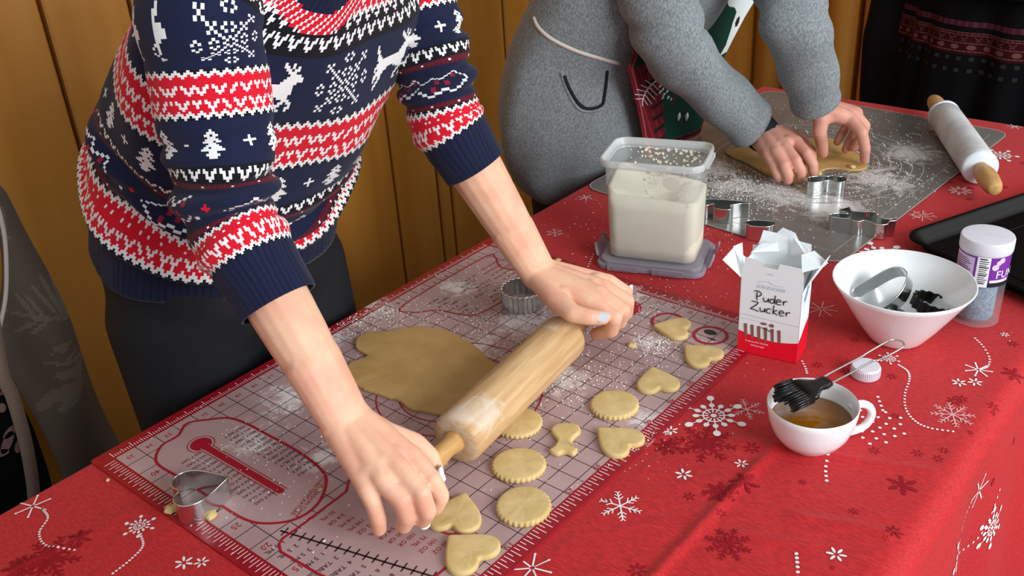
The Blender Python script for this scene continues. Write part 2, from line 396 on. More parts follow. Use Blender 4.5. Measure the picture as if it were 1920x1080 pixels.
for u, v, r in ((1282, 891, .010), (1390, 871, .008), (345, 1056, .010), (378, 1055, .008), (1568, 1041, .010), (1798, 718, .009), (1828, 717, .009), (1884, 628, .006), (1250, 812, .005)): px(wp, petal(r, 6), u, v, u)
px(wp, star(.018, .0018), 62, 950); px(wp, dotflake(.017), 262, 988, .4); px(wp, arm_flake(.020, .0016, 3), 1163, 950); px(wp, star(.019, .0018, 7), 998, 1066)
px(fp, arm_flake(.021, .0016, 3, 8), 1786, 778, .3); px(wp, star(.015, .0018, 7), 1834, 694); px(wp, dotflake(.013), 1667, 673); px(wp, star(.012, .0015), 1097, 371); px(fp, arm_flake(.015, .0014), 1040, 437)
px(wp, dotflake(.042), 1648, 478, .2); px(wp, dotflake(.03), 1875, 292, .3); px(fp, star(.02, .0018, 8), 1730, 405); px(wp, star(.012, .0016), 1902, 238); px(fp, star(.02, .0015, 8), 1540, 580); px(fp, petal(.02, 9), 1800, 358)
def dpx(pts, n, r=.0016, mb=None): on_cloth(mb or wp, dots([at(*q)[:2] for q in pts], n, r), 0, 0)
dpx([(1685, 685), (1702, 697), (1705, 713), (1697, 738), (1698, 766), (1714, 789), (1742, 803), (1787, 810)], 34)
dpx([(1828, 635), (1843, 650), (1855, 672), (1852, 688), (1838, 693)], 16)
dpx([(80, 955), (90, 972), (74, 1000), (88, 1024), (140, 1032)], 24, .0015)
dpx([(264, 1003), (268, 1025), (245, 1050), (212, 1076)], 17, .0015)
dpx([(1493, 1040), (1495, 1060), (1496, 1085)], 6, .002); dpx([(1550, 902), (1548, 880), (1552, 855)], 6, .002); dpx([(1504, 678), (1510, 690), (1513, 700)], 6, .0017); dpx([(1646, 745), (1655, 770)], 4, .002)
dpx([(1108, 374), (1120, 376), (1127, 388)], 5, .0015, fp); dpx([(1103, 500), (1112, 478)], 6, .0016); dpx([(1712, 402), (1722, 398), (1750, 405)], 5, .002, fp)
for k in range(26):
    a = k * 2.4; rr = .006 * math.sqrt(k + .5); g = at(1642, 800); on_cloth(wp, [disc(0, 0, .0021, 8)], g[0] + rr * math.cos(a) * 1.1, g[1] + rr * math.sin(a) * 1.2)
# the side that hangs down at the viewer's right
for s, t, r, kd in ((.845, .60, .020, 0), (.90, .40, .022, 1), (.875, .52, .030, 2), (.85, .25, .016, 1), (.93, .65, .03, 2), (.96, .3, .02, 0), (1.0, .55, .02, 1), (.88, .8, .03, 2), (.84, .95, .02, 0)):
    on_cloth(wp, [star(r, .002), arm_flake(r, .0016, 3), dotflake(r)][kd], s, t, s * 9)
on_cloth(wp, dots([(.846, .585), (.87, .55), (.92, .56), (.93, .62), (.88, .66)], 30, .0018), 0, 0)
on_cloth(wp, dots([(.86, .42), (.92, .46), (.98, .44), (1.05, .5)], 26, .0018), 0, 0)
for u, v, r, n in ((1322, 832, .030, 12), (1252, 838, .014, 9), (1365, 1022, .020, 9), (1395, 908, .014, 8), (1410, 841, .010, 7), (1692, 910, .014, 8), (1677, 998, .009, 7), (1660, 1010, .004, 5), (1680, 780, .006, 6), (1790, 752, .010, 7), (1803, 748, .008, 6), (1863, 760, .008, 6), (1292, 932, .007, 6), (1320, 928, .004, 6), (1352, 925, .016, 9), (1352, 965, .006, 6), (1195, 1070, .010, 7), (1720, 850, .007, 6), (1640, 845, .007, 6), (1770, 845, .006, 6), (1672, 706, .007, 6), (1654, 670, .006, 6), (90, 1050, .030, 12), (150, 1010, .012, 8), (40, 1065, .016, 9), (1600, 960, .006, 6), (1505, 905, .005, 6), (1900, 700, .012, 8)):
    px(dp, petal(r, n) if r < .0105 else arm_flake(r, .0013 + r * .05, 3, 6 + 2 * (n > 8)) + petal(r * .5, n), u, v, u)
rr = random.Random(3)
for k in range(46):
    on_cloth(dp, petal(rr.uniform(.003, .008), 6), rr.uniform(.5, .77), rr.uniform(-.1, 1.5), k)
for k in range(30): on_cloth(dp, petal(rr.uniform(.004, .012), 7), rr.uniform(.82, 1.1), rr.uniform(0, 1.2), k)
wp.build('white_snowflake_print', white_print, cloth, False)['kind'] = 'stuff'; dp.build('dark_snowflake_print', dark_print, cloth, False)['kind'] = 'stuff'; fp.build('faded_snowflake_print', faded_print, cloth, False)['kind'] = 'stuff'

# ------------------------------------------------------------------ red silicone baking mat
I = .0254; MZ = .7522
mt = thing('baking_mat', 'red bordered silicone baking mat with ruler edges and grid under the wooden rolling pin', 'baking mat', (0, 0, 0))
W_, H_ = .465, .662
p = MB(); slab(p, rrect(W_ / 2, H_ / 2 + .002, W_ + .042, H_ + .046, .004), .7504, MZ, 0, .0004); p.build('border', mat_border, mt, False)
p = MB(); slab(p, rrect(W_ / 2, H_ / 2, W_, H_, .002), MZ - .0002, MZ + .00015); p.build('mesh_face', mat_face, mt, False)
b1 = smooth2([at(*q)[:2] for q in [(293, 862), (305, 838), (335, 820), (352, 797), (392, 790), (430, 787), (462, 797), (500, 817), (560, 850), (604, 885), (612, 912), (595, 950), (555, 977), (500, 985), (455, 975), (400, 940), (340, 900), (302, 878)]], 70)
b2 = [at(650, 925)[:2], at(560, 993)[:2], at(531, 1013)[:2], at(524, 1024)[:2], at(527, 1038)[:2], at(598, 1080)[:2], (16.6 * I, 1.3 * I), (17.0 * I, 1.7 * I), (17.0 * I, 5.3 * I), (16.6 * I, 5.7 * I), at(838, 1004)[:2], at(787, 983)[:2], (10.6 * I, 5.75 * I), (9.9 * I, 5.4 * I)]
b3 = [(.9 * I, 17.6 * I), (2.0 * I, 17.3 * I), (2.9 * I, 18.2 * I), (4.3 * I, 18.6 * I), (5.2 * I, 19.4 * I), (5.3 * I, 23.6 * I), (4.6 * I, 24.6 * I), (2.6 * I, 24.2 * I), (1.4 * I, 25 * I), (.8 * I, 24.6 * I)]
def inside(pt, poly):
    x, y = pt; c = False
    for i in range(len(poly)):
        x1, y1 = poly[i - 1]; x2, y2 = poly[i]
        if (y1 > y) != (y2 > y) and x < (x2 - x1) * (y - y1) / (y2 - y1) + x1: c = not c
    return c
zl = lambda z: (lambda x, y: (x, y, z))
g = MB()
def gline(a, b, wd):
    a = np.array(a); b = np.array(b); n = max(1, int(np.linalg.norm(b - a) / .006)); run = []
    for k in range(n):
        mid = a + (b - a) * (k + .5) / n
        if any(inside(mid, q) for q in (b1, b2, b3)): continue
        put(g, strip([a + (b - a) * k / n, a + (b - a) * (k + 1) / n], wd), zl(MZ + .0003))
for i in range(1, 26): gline((0, i * I), (W_, i * I), .0009)
for j in range(1, 19): gline((j * I, 0), (j * I, H_), .0009)
for cx, cy in ((9 * I, 12.6 * I),):
    for r in (2.4, 3.5, 4.6):
        for k in range(int(r * 16)):
            a = k * 2 * math.pi / int(r * 16); put(g, [disc(cx + (r + .35) * I * math.cos(a), cy + (r + .35) * I * math.sin(a), .0009, 6)], zl(MZ + .0003))
# thermometer lines, conversion lettering (reads from the baker's side)
def mtext(mb, txt, size, x, y, ang=-math.pi / 2, al=0):
    put(mb, text_polys(txt, size), orient(lambda a, b: (a, b, MZ + .00045), ang, x, y))
words = ['1 CUP', '2 CUPS', '3 CUPS', '50 ML', '100 ML', '250 F', '300 F', '350 F', '375 F', '400 F', '450 F']
for k in range(14):
    s_ = k / 13; c0 = np.array([.068, .094]) * (1 - s_) + np.array([.196, .100]) * s_
    mtext(g, rnd.choice(words[5:]) + ' ' + rnd.choice(words[5:]), .0062, c0[0] + .004, c0[1] + .034)
    mtext(g, rnd.choice(words[5:]) + ' GAS', .0060, c0[0] + .004, c0[1] - .028)
put(g, strip([(.257, .036), (.43, .083)], .0022), zl(MZ + .0004)); 
ta = math.atan2(.047, .173)
for k in range(17):
    c0 = np.array([.262, .038]) + np.array([.168, .0456]) * k / 16
    put(g, strip([c0 + (.0015, -.006), c0 + (-.0015, .006)], .0016), zl(MZ + .0004))
tw = ['1 TEASPOON', '2 TEASPOONS', '3 TEASPOONS', '1 TABLESPOON', '2 TABLESPOONS', '4 TABLESPOONS', '5 TABLESPOONS', '6 TABLESPOONS', '8 TABLESPOONS', '12 TABLESPOONS']
for k in range(10):
    x = .262 + k * .0155; y = .031 + k * .0042 - (.0 if k < 5 else 0)
    mtext(g, tw[k].split()[0] + '  ' + (tw[k].split()[1] if k > 3 else '5 ML'), .0078, x + .008, y - .002)
for k in range(9): mtext(g, '2 %d  %s' % (k, 'OZ LB' if k % 2 else 'CUP'), .0068, .046 + k * .0095, .575 - (k % 3) * .012)
for k in range(8): mtext(g, 'TBSP %d/4' % k, .006, .050 + k * .0095, .49 + (k % 2) * .01)
g.build('black_print', grid_black, mt, False)['kind'] = 'stuff'
r = MB(); f3 = zl(MZ + .0005)
put(r, strip(list(b1) + [b1[0]], .0033), f3); put(r, strip(list(b2[:]) + [b2[0]], .003), f3); put(r, strip(smooth2(b3, 60) + [smooth2(b3, 60)[0]], .0026), f3)
for rad in (2.4, 3.5, 4.6): put(r, strip([(9 * I + rad * I * math.cos(a), 12.6 * I + rad * I * math.sin(a)) for a in [2 * math.pi * k / 64 for k in range(65)]], .0018), f3)
for k in range(13):
    c0 = np.array([.262, .060]) + np.array([.14, .040]) * k / 12
    mtext(r, rnd.choice(['1/4', '1/2', '50', '75', '100', '3/4']) + ' ' + rnd.choice(['GR', 'OZ', 'ML']), .0075, c0[0] + .004, c0[1] + .026)
mtext(r, 'OVEN TEMPERATURE', .0068, .225, .120, -1.25); mtext(r, 'CONVERSION CHART', .0068, .232, .118, -1.25)
for k in range(7): mtext(r, 'MEASURE %d ML' % (50 * k), .006, .044 + k * .012, .63 - (k % 2) * .006)
put(r, [disc(11.5 * I, 24.2 * I, .9 * I, 30)], f3)
for j in range(9): mtext(r, '%d' % (40 - 5 * j), .011, (2.35 + j * 1.97) * I, .018); mtext(r, '%d' % (5 * j + 5), .011, W_ - .006, (2.3 + 1.97 * j) * I + .2 * I)
for j in range(9, 12): mtext(r, '%d' % (5 * j + 5), .011, W_ - .006, (2.3 + 1.97 * j) * I)
for i in range(25): mtext(r, '%d' % (25 - i), .009, .010, (i + .62) * I)
for j in range(17): mtext(r, '%d' % (j + 1), .009, (j + .55) * I, H_ - .003)
for cx, cy in ((14.2 * I, 24.25 * I), (16.75 * I, 24.25 * I)): put(r, strip([(cx + .85 * I * math.cos(a), cy + .85 * I * math.sin(a)) for a in [2 * math.pi * k / 36 for k in range(37)]], .0045), f3)
# thermometer
tA, tB = at(378, 836)[:2], at(527, 924)[:2]
put(r, [disc(tA[0], tA[1], .0125, 24)], f3); put(r, strip([tA, tB], .0085), zl(MZ + .00058)); put(r, [disc(tB[0], tB[1], .0042, 14)], zl(MZ + .00066))
put(r, strip([(tA[0] + .0158 * math.cos(a), tA[1] + .0158 * math.sin(a)) for a in [math.pi * .12 + 2 * math.pi * .88 * k / 30 for k in range(31)]], .001), f3)
dd = (np.array(tB) - np.array(tA)); dd = dd / np.linalg.norm(dd); nn = np.array([-dd[1], dd[0]])
for sg in (-1, 1): put(r, strip([np.array(tA) + dd * .014 + nn * sg * .0068, np.array(tB) + dd * .003 + nn * sg * .0068], .001), f3)
r.build('red_print', mat_red, mt, False)['kind'] = 'stuff'
t = MB(); f4 = zl(MZ + .0004)
for k in range(int(.455 / .005) + 1):
    y = .004 + k * .005; L = .0135 if k % 2 == 0 else .0085
    put(t, strip([(y, -.003), (y, -.003 - L)], .0011), f4)
for k in range(int(.655 / .005) + 1):
    y = .004 + k * .005; L = .0135 if k % 2 == 0 else .0075
    put(t, strip([(W_ + .0025, y), (W_ + .0025 + L, y)], .0011), f4)
for k in range(8 * 26 + 1):
    y = k * I / 8; L = .011 if k % 8 == 0 else (.0075 if k % 4 == 0 else .005)
    put(t, strip([(-.003, y), (-.003 - L, y)], .0010), f4)
for k in range(8 * 18 + 1):
    x = k * I / 8; L = .013 if k % 8 == 0 else (.010 if k % 4 == 0 else .006)
    put(t, strip([(x, H_ + .003), (x, H_ + .003 + L)], .0010), f4)
t.build('ruler_marks', tick_white, mt, False)['kind'] = 'stuff'
ic = MB(); put(ic, [disc(16.6 * I, 24.5 * I, .009, 12, .006)], zl(MZ + .0007)); put(ic, [disc(17.0 * I, 23.95 * I, .006, 10, .002)], zl(MZ + .0007)); ic.build('icon_print', grid_black, mt, False)['kind'] = 'stuff'

# flour dust: countless specks, thicker where the baker has been working
def specks(name, spots, base_z, seed, lab, big=1., clip=None):
    q = random.Random(seed); m_ = MB()
    for (u, v, su, sv, n, sz) in spots:
        for _ in range(n):
            uu = q.gauss(u, su); vv = q.gauss(v, sv); c = at(uu, vv, base_z)
            if clip and not clip(c[0], c[1]): continue
            s_ = sz * big * q.uniform(.35, 1.25) ** 1.6; a0 = q.uniform(0, 6); k = 5
            ring = [(c[0] + s_ * math.cos(a0 + 6.283 * i / k) * q.uniform(.5, 1.3), c[1] + s_ * math.sin(a0 + 6.283 * i / k) * q.uniform(.5, 1.3), base_z) for i in range(k)]
            m_.add(ring + [(c[0], c[1], base_z + s_ * .7)], [(i, (i + 1) % k, k) for i in range(k)])
    return tag(m_.build(name, flour_m, None, False), lab[0], lab[1], kind='stuff')
specks('flour_dust', [(970, 600, 70, 18, 700, .0011), (900, 650, 60, 22, 320, .0011), (1000, 560, 60, 22, 200, .001), (690, 590, 60, 18, 320, .0011), (640, 590, 30, 14, 160, .001), (600, 640, 60, 40, 160, .0009), (860, 540, 60, 30, 220, .001), (1230, 640, 28, 14, 330, .0011), (1180, 690, 50, 30, 240, .001), (1060, 710, 45, 30, 260, .0011), (1215, 575, 50, 14, 300, .001), (1280, 660, 50, 30, 120, .0008), (1100, 730, 60, 50, 160, .0008), (560, 740, 60, 40, 110, .0009), (450, 850, 60, 50, 130, .0009), (570, 880, 50, 40, 80, .0009), (760, 830, 60, 30, 90, .0008), (1215, 830, 25, 20, 130, .0009), (1030, 470, 20, 12, 50, .0011), (500, 960, 160, 60, 60, .001), (1010, 850, 60, 60, 80, .0008)], MZ + .0004, 5, ('loose white flour scattered over the red baking mat', 'flour'), clip=lambda x, y: -.017 < x < .482 and -.017 < y < .683)
specks('flour_dust', [(1350, 430, 30, 30, 130, .001), (1290, 530, 60, 30, 70, .0008), (1080, 430, 40, 40, 60, .001), (1320, 690, 60, 60, 40, .0008), (1600, 560, 160, 60, 50, .0008), (380, 975, 60, 30, 40, .0008), (1230, 850, 40, 30, 60, .0007)], .7508, 6, ('fine flour specks fallen on the bare red tablecloth', 'flour'), clip=lambda x, y: TX0 + .01 < x < .76 and not (x < .488 and y < .688))

# ------------------------------------------------------------------ grey pastry mat
gm = thing('pastry_mat', 'grey translucent pastry mat with measuring circles at the far end of the table', 'baking mat', (0, 0, 0))
GA, GD, GC, GB = [np.array(at(*q)[:2]) for q in ((1094, 352), (1440, 170), (1894, 250), (1572, 499))]
def round_poly(P, rad, n=6):
    o = []
    for i in range(len(P)):
        a, b, c = np.array(P[i - 1]), np.array(P[i]), np.array(P[(i + 1) % len(P)]); p0 = b + (a - b) / np.linalg.norm(a - b) * rad; p1 = b + (c - b) / np.linalg.norm(c - b) * rad
        for k in range(n + 1): t = k / n; o.append(tuple((1 - t) ** 2 * p0 + 2 * t * (1 - t) * b + t * t * p1))
    return o
go = round_poly([GA, GB, GC, GD], .035); GZ = .7519
p = MB(); slab(p, go, .7504, GZ, 0, .0005); p.build('sheet', grey_mat_m, gm, False)
p = MB(); fz = zl(GZ + .0003); cg = np.array(at(1520, 303)[:2])
for k in range(9): put(p, strip([(cg[0] + (.045 + .0185 * k) * math.cos(a), cg[1] + (.045 + .0185 * k) * math.sin(a)) for a in [2 * math.pi * j / 72 for j in range(73)]], .0016), fz)
gi = [tuple(np.array(q) * .0 + q) for q in ()]
cen = (GA + GB + GC + GD) / 4
ins = [cen + (q - cen) * .90 for q in (GA, GB, GC, GD)]
put(p, strip(ins + [ins[0]], .0012), fz); put(p, strip(go + [go[0]], .0018), fz)
p.build('printed_circles', mat_line, gm, False)['kind'] = 'stuff'
specks('flour_dust', [(1360, 350, 50, 22, 900, .0013), (1430, 360, 60, 22, 500, .0012), (1500, 350, 90, 26, 400, .001), (1640, 340, 60, 26, 320, .001), (1700, 300, 60, 40, 260, .0012), (1560, 420, 90, 30, 150, .0011), (1480, 230, 60, 30, 160, .001), (1700, 240, 70, 20, 160, .001), (1420, 320, 60, 30, 400, .001), (1620, 380, 50, 20, 120, .001)], GZ + .0004, 8, ('white flour spread over the grey pastry mat', 'flour'), clip=lambda x, y: inside((x, y), [tuple(q) for q in (GA, GB, GC, GD)]))
sm = MB(); q = random.Random(11)
for k in range(120):      # wiped flour streaks
    u = q.gauss(1620, 110); v = q.gauss(300, 45)
    if not (1380 < u < 1790 and 215 < v < 420): continue
    c = at(u, v, GZ); a = q.uniform(-.5, .5) - .6; L = q.uniform(.006, .022); c2 = c[0] + L * math.cos(a), c[1] + L * math.sin(a)
    put(sm, strip([c[:2], ((c[0] + c2[0]) / 2 + .001, (c[1] + c2[1]) / 2), c2], q.uniform(.0006, .0022)), zl(GZ + .0005))
for k in range(5):
    put(sm, strip([at(1350 + 10 * k + 45 * t_, 352 - 10 * math.sin(t_ * 2.6) + k * 3)[:2] for t_ in (0, .25, .5, .75, 1)], .002), zl(GZ + .0006))
tag(sm.build('flour_streaks', flour_m, None, False), 'wiped streaks of flour on the grey mat around the second dough', 'flour', kind='stuff')

# ------------------------------------------------------------------ cookies, dough, crumbs
CZ = MZ + .0004
def heart(s):
    raw = [(0, -.50), (.14, -.37), (.30, -.20), (.45, 0), (.50, .17), (.47, .32), (.36, .43), (.23, .46), (.10, .42), (0, .345)]
    pts = raw + [(-x, y) for x, y in raw[-2:0:-1]]
    o = smooth2(pts, 60); o[0] = (0, -.5)
    return [(x * s, y * s) for x, y in o]
def scallop(r, n=26, a=.045): return [(r * (1 + a * math.cos(n * t)) * math.cos(t), r * (1 + a * math.cos(n * t)) * math.sin(t)) for t in [2 * math.pi * k / (n * 6) for k in range(n * 6)]]
def cookie(name, outline, x, y, rot, label, h=.0062, group=None, z=CZ, m=None, seed=0, top=True):
    """dough piece with rounded rim and an uneven top"""
    if area2(outline) < 0: outline = outline[::-1]
    mb = MB(); n = len(outline); cn = np.mean(np.array(outline), 0); avg = [np.array(q_) for q_ in outline]
    for _ in range(4 if len(outline) > 140 and name == 'round_cookie' else 0): avg = [(avg[i - 2] + avg[i - 1] + avg[i] + avg[(i + 1) % n] + avg[(i + 2) % n]) / 5 for i in range(n)]
    shr = lambda d: [cn + (q_ - cn) * (1 - d / np.linalg.norm(q_ - cn)) for q_ in avg] if name == 'round_cookie' else poly_offset(outline, -d)
    rings = [(outline, 0), (outline, h * .3), (outline, h * .72), (shr(h * .14), h * .92), (shr(h * .45), h)]
    v = [(p[0], p[1], zz) for o, zz in rings for p in o]
    cen_ = np.mean(np.array(outline), 0); f = grid_faces(n, 5, True); base = rings[-1][0]
    for sc_ in (.66, .33):
        k = len(v); v += [(cen_[0] + (p[0] - cen_[0]) * sc_, cen_[1] + (p[1] - cen_[1]) * sc_, h + .00035 * noise2(p[0] * sc_, p[1] * sc_, 170, seed)) for p in base]
        f += grid_faces(n, 2, True, k - n)
    v.append((cen_[0], cen_[1], h)); k = len(v) - 1; f += [(k - n + i, k - n + (i + 1) % n, k) for i in range(n)]; f.append(tuple(range(n))[::-1])
    mb.add(v, f); o = mb.build(name, m or dough_m, None, True); o.location = (x, y, z); o.rotation_euler = (0, 0, rot)
    return tag(o, label, 'cookie', group)
def cpx(kind, u, v, rotpx, size, label, seed, z=CZ, h=.0062):
    g = at(u, v, z); a = at(u + rotpx[0], v + rotpx[1], z); ang = math.atan2(a[1] - g[1], a[0] - g[0])   # direction of the tip
    ol = heart(size) if kind == 'heart' else scallop(size / 2, 30, .026)
    q = random.Random(seed); k1 = q.uniform(.95, 1.05)
    return cookie('heart_cookie' if kind == 'heart' else 'round_cookie', [(x * k1, y * (2 - k1)) for x, y in ol], g[0], g[1], ang + math.pi / 2, label, h, 'heart cookies cut out on the red mat' if kind == 'heart' else 'scalloped round cookies cut out on the red mat', z, seed=seed)
cpx('heart', 858, 966, (16, -40), .058, 'heart-shaped raw cookie beside the baker\'s fingers, touching the heart below it', 1)
cpx('heart', 876, 1036, (-36, -26), .058, 'heart-shaped raw cookie nearest the viewer, at the bottom of the picture', 2)
cpx('heart', 1156, 828, (-36, -20), .056, 'heart-shaped raw cookie lying partly on the red ruler border of the mat', 3)
cpx('heart', 1231, 717, (-10, -26), .054, 'heart-shaped raw cookie between the far scalloped round and the two far hearts', 4)
cpx('heart', 1312, 668, (-34, -18), .053, 'heart-shaped raw cookie closest to the sugar carton', 5)
cpx('heart', 1260, 619, (-40, -4), .052, 'heart-shaped raw cookie farthest away on the red mat, by the printed round icons', 6)
cpx('round', 982, 953, (0, 9), .0575, 'scalloped round raw cookie next to the near ruler border, nearest of the rounds', 7)
cpx('round', 973, 876, (9, 0), .0575, 'scalloped round raw cookie between the rolling pin and the nearest round', 8)
cpx('round', 1152, 763, (9, 0), .0565, 'scalloped round raw cookie with a torn rim at the far end, above the border heart', 9)
cpx('round', 972, 796, (9, 0), .056, 'scalloped round raw cookie partly hidden under the wooden rolling pin', 10, h=.005)
dog = smooth2([(-.012, .026), (0, .029), (.013, .026), (.017, .015), (.012, .006), (.008, -.004), (.010, -.012), (.016, -.018), (.012, -.027), (.002, -.024), (-.006, -.028), (-.015, -.022), (-.009, -.012), (-.008, -.002), (-.014, .008), (-.017, .017)], 60)
g0 = at(1059, 828, CZ); g1 = at(1063, 800, CZ)
cookie('bone_cookie', dog, g0[0], g0[1], math.atan2(g1[1] - g0[1], g1[0] - g0[0]) - math.pi / 2, 'small bone-shaped raw cookie with lobed ends among the cut cookies', seed=12)
# the big rolled sheet: outline traced on the mat plane
def ragged(P, n, amp, seed, sc_=1.):
    o = smooth2([at(*q_, CZ)[:2] for q_ in P], n); q = random.Random(seed); c = np.mean(np.array(o), 0); out = []; e = 0
    for i, p_ in enumerate(o):
        e = .6 * e + q.gauss(0, amp); r = np.array(p_) - c; out.append(tuple(c + r * (1 + e / np.linalg.norm(r))))
    return out
sheet = ragged([(668, 655), (672, 636), (690, 628), (720, 626), (770, 617), (830, 622), (880, 645), (915, 675), (932, 692), (925, 715), (890, 745), (865, 775), (840, 783), (800, 775), (770, 770), (745, 752), (705, 740), (685, 733), (668, 725), (655, 718), (653, 698), (658, 682), (690, 672)], 170, .0007, 4)
ds = cookie('rolled_dough', sheet, 0, 0, 0, 'large rolled sheet of raw dough with a ragged edge beside the wooden rolling pin', .0045, m=dough_big); ds['category'] = 'dough'
sheet2 = [tuple(at(*q_, GZ)[:2]) for q_ in smooth2([(1360, 285), (1392, 278), (1440, 268), (1500, 262), (1560, 262), (1600, 285), (1624, 305), (1622, 318), (1595, 322), (1565, 318), (1540, 322), (1515, 338), (1480, 345), (1440, 330), (1400, 308), (1372, 296)], 90)]
ds = cookie('rolled_dough', sheet2, 0, 0, 0, 'thin dough sheet held down by the person in grey on the far mat', .003, z=GZ + .0004, m=dough_big); ds['category'] = 'dough'
def crumb(u, v, r, z, label, seed, name='dough_scrap'):
    q = random.Random(seed); bm = bmesh.new(); bmesh.ops.create_icosphere(bm, subdivisions=3, radius=1)
    for vv in bm.verts: 
        d = 1 + .22 * noise2(vv.co.x * 2 + seed, vv.co.y * 2 + vv.co.z, 1.4, seed); vv.co = (vv.co.x * r * d * 1.15, vv.co.y * r * d * .85, max(-.25, vv.co.z * .6) * r * d)
    me = bpy.data.meshes.new(name); bm.to_mesh(me); bm.free(); me.materials.append(dough_m); me.polygons.foreach_set('use_smooth', [True] * len(me.polygons))
    o = bpy.data.objects.new(name, me); COL.objects.link(o); g = at(u, v, z); o.location = (g[0], g[1], z + .25 * r); o.rotation_euler = (0, 0, seed)
    return tag(o, label, 'dough scrap', 'loose scraps and crumbs of dough')
crumb(324, 957, .0075, CZ, 'flat scrap of dough at the left foot of the heart cutter', 1)
crumb(397, 969, .0065, CZ, 'round scrap of dough at the right foot of the heart cutter', 2)
crumb(1184, 650, .0058, CZ, 'little ball of dough beside the baker\'s far hand', 3)
crumb(1046, 489, .0045, CZ, 'little lump of dough on the far corner border beside the baker\'s wrist', 4)
crumb(1536, 327, .006, GZ + .0005, 'loose scrap of dough at the torn edge of the far sheet', 5)
crumb(1597, 314, .006, GZ + .0035, 'curled scrap of dough by the left hand of the person in grey', 6)
crumb(1497, 351, .004, GZ + .0005, 'tiny dough crumb beside the square-sided cutter on the grey mat', 7)
crumb(600, 919, .0025, CZ, 'tiny dough crumb on the thermometer panel outline', 8)
crumb(202, 901, .0025, .7508, 'tiny dough crumb on the tablecloth left of the mat corner', 9)

# ------------------------------------------------------------------ rolling pins
def rolling_pin(name, label, A, B, r, prof_h, handle_m, barrel_m, collar=None, near_len=.12, far_len=.12):
    A = Vector(A); B = Vector(B); d = B - A; L = d.length; root = thing(name, label, 'rolling pin', tuple((A + B) / 2))
    root.rotation_mode = 'QUATERNION'; root.rotation_quaternion = d.to_track_quat('Y', 'Z'); h = L / 2
    p = MB(); prof = [(.004, -h + .002), (r * .55, -h), (r * .86, -h + .001), (r * .97, -h + .004), (r, -h + .010), (r, 0), (r, h - .010), (r * .97, h - .004), (r * .86, h - .001), (r * .55, h), (.004, h - .002)]
    lathe(p, prof, 64, 0, axis='y', capb=True, capt=True); p.build('barrel', barrel_m, root, auto=50)
    for sg, ln in ((-1, near_len), (1, far_len)):
        p = MB(); pr_ = [(q, sg * (h - .004 + ln * t)) for q, t in prof_h]; lathe(p, pr_, 32, 0, axis='y', capb=True, capt=True); p.build('handle', handle_m, root)
        if collar:
            p = MB(); lathe(p, [(.008, sg * (h - .001)), (r * .93, sg * (h - .0005)), (r * 1.01, sg * (h + .001)), (r * 1.01, sg * (h + .006)), (r * .9, sg * (h + .009)), (.010, sg * (h + .009))], 48, 0, axis='y', capb=True, capt=True); p.build('collar', collar, root, auto=50)
    return root
BR = .0305; HZ = CZ + .0045 + BR
hp = [(.0125, 0), (.0128, .06), (.0105, .14), (.0105, .2), (.0125, .38), (.0135, .6), (.0128, .8), (.0108, .93), (.006, .99), (.001, 1.0)]
pinw = rolling_pin('rolling_pin', 'wooden rolling pin gripped in both hands of the baker', (.3365, .219, HZ), (.3035, .464, HZ), BR, hp, pin_handle, pin_wood, None, .113, .113)
R2A = Vector(at(1846, 296, GZ + .030)); R2B = Vector(at(1772, 222, GZ + .030))
hp2 = [(.013, 0), (.011, .05), (.012, .15), (.0165, .45), (.0165, .6), (.0145, .85), (.0115, .96), (.009, .995), (.001, 1.0)]
rolling_pin('rolling_pin', 'floured grey marble rolling pin with wooden handles across the edge of the grey mat', (.546, 1.300, .782), (.412, 1.524, .782), .0290, hp2, pin_handle, marble, marble_end, .105, .105)

# ------------------------------------------------------------------ metal cutters
def cutter(name, label, outline, x, y, rot, h=.023, z=CZ, m=None, closed=True, root=None, tilt=None, lip=.0011):
    m = m or steel
    if area2(outline) < 0: outline = outline[::-1]
    ro = root or thing(name, label, 'cookie cutter', (x, y, z), rot)
    n = len(outline); wt = .00035; inn = poly_offset(outline, -wt); out = outline
    v = [(p[0], p[1], zz) for o, zz in ((inn, 0), (out, 0), (out, h), (inn, h)) for p in o]; f = []
    for j in range(4):
        a = j * n; b = ((j + 1) % 4) * n; f += [(a + i, a + (i + 1) % n, b + (i + 1) % n, b + i) for i in range(n)]
    q = MB(); q.add(v, f); q.build('wall', m, ro, auto=35)
    q = MB(); ring = list(outline) + [outline[0], outline[1]]; tube(q, [(a[0], a[1], h) for a in ring[:-1]], lip, 8, cap=False); q.build('rolled_rim', m, ro)
    if name == 'animal_cutter': ro['group'] = 'shaped cutters on the grey mat'
    if tilt: ro.rotation_euler = tilt
    return ro
hg = at(383, 945, CZ); ta = at(435, 930, CZ) - hg
cutter('heart_cutter', 'shiny tin heart cutter standing on the near left corner of the red mat', heart(.060), *hg[:2], math.atan2(ta[1], ta[0]) + math.pi / 2, .026)
fg = np.array([.166, .545]); cutter('round_cutter', 'fluted round tin cutter standing in flour beside the baker\'s far wrist', scallop(.0305, 24, .05), fg[0], fg[1], 0, .026)
def star_o(r1, r2, n): return [(r * math.cos(a), r * math.sin(a)) for k in range(2 * n) for r, a in (((r1 if k % 2 == 0 else r2), math.pi * k / n),)]
bell = smooth2([(-.032, -.004), (-.028, .010), (-.012, .016), (.004, .014), (.014, .018), (.022, .012), (.030, .012), (.033, .002), (.028, -.010), (.018, -.014), (.012, -.008), (.004, -.002), (-.006, -.008), (-.018, -.012), (-.028, -.012)], 60)
c1 = at(1547, 362, GZ); cutter('animal_cutter', 'tin cutter with a wavy outline standing at the edge of the far dough sheet', bell, c1[0], c1[1], .58, .024, GZ + .0005)
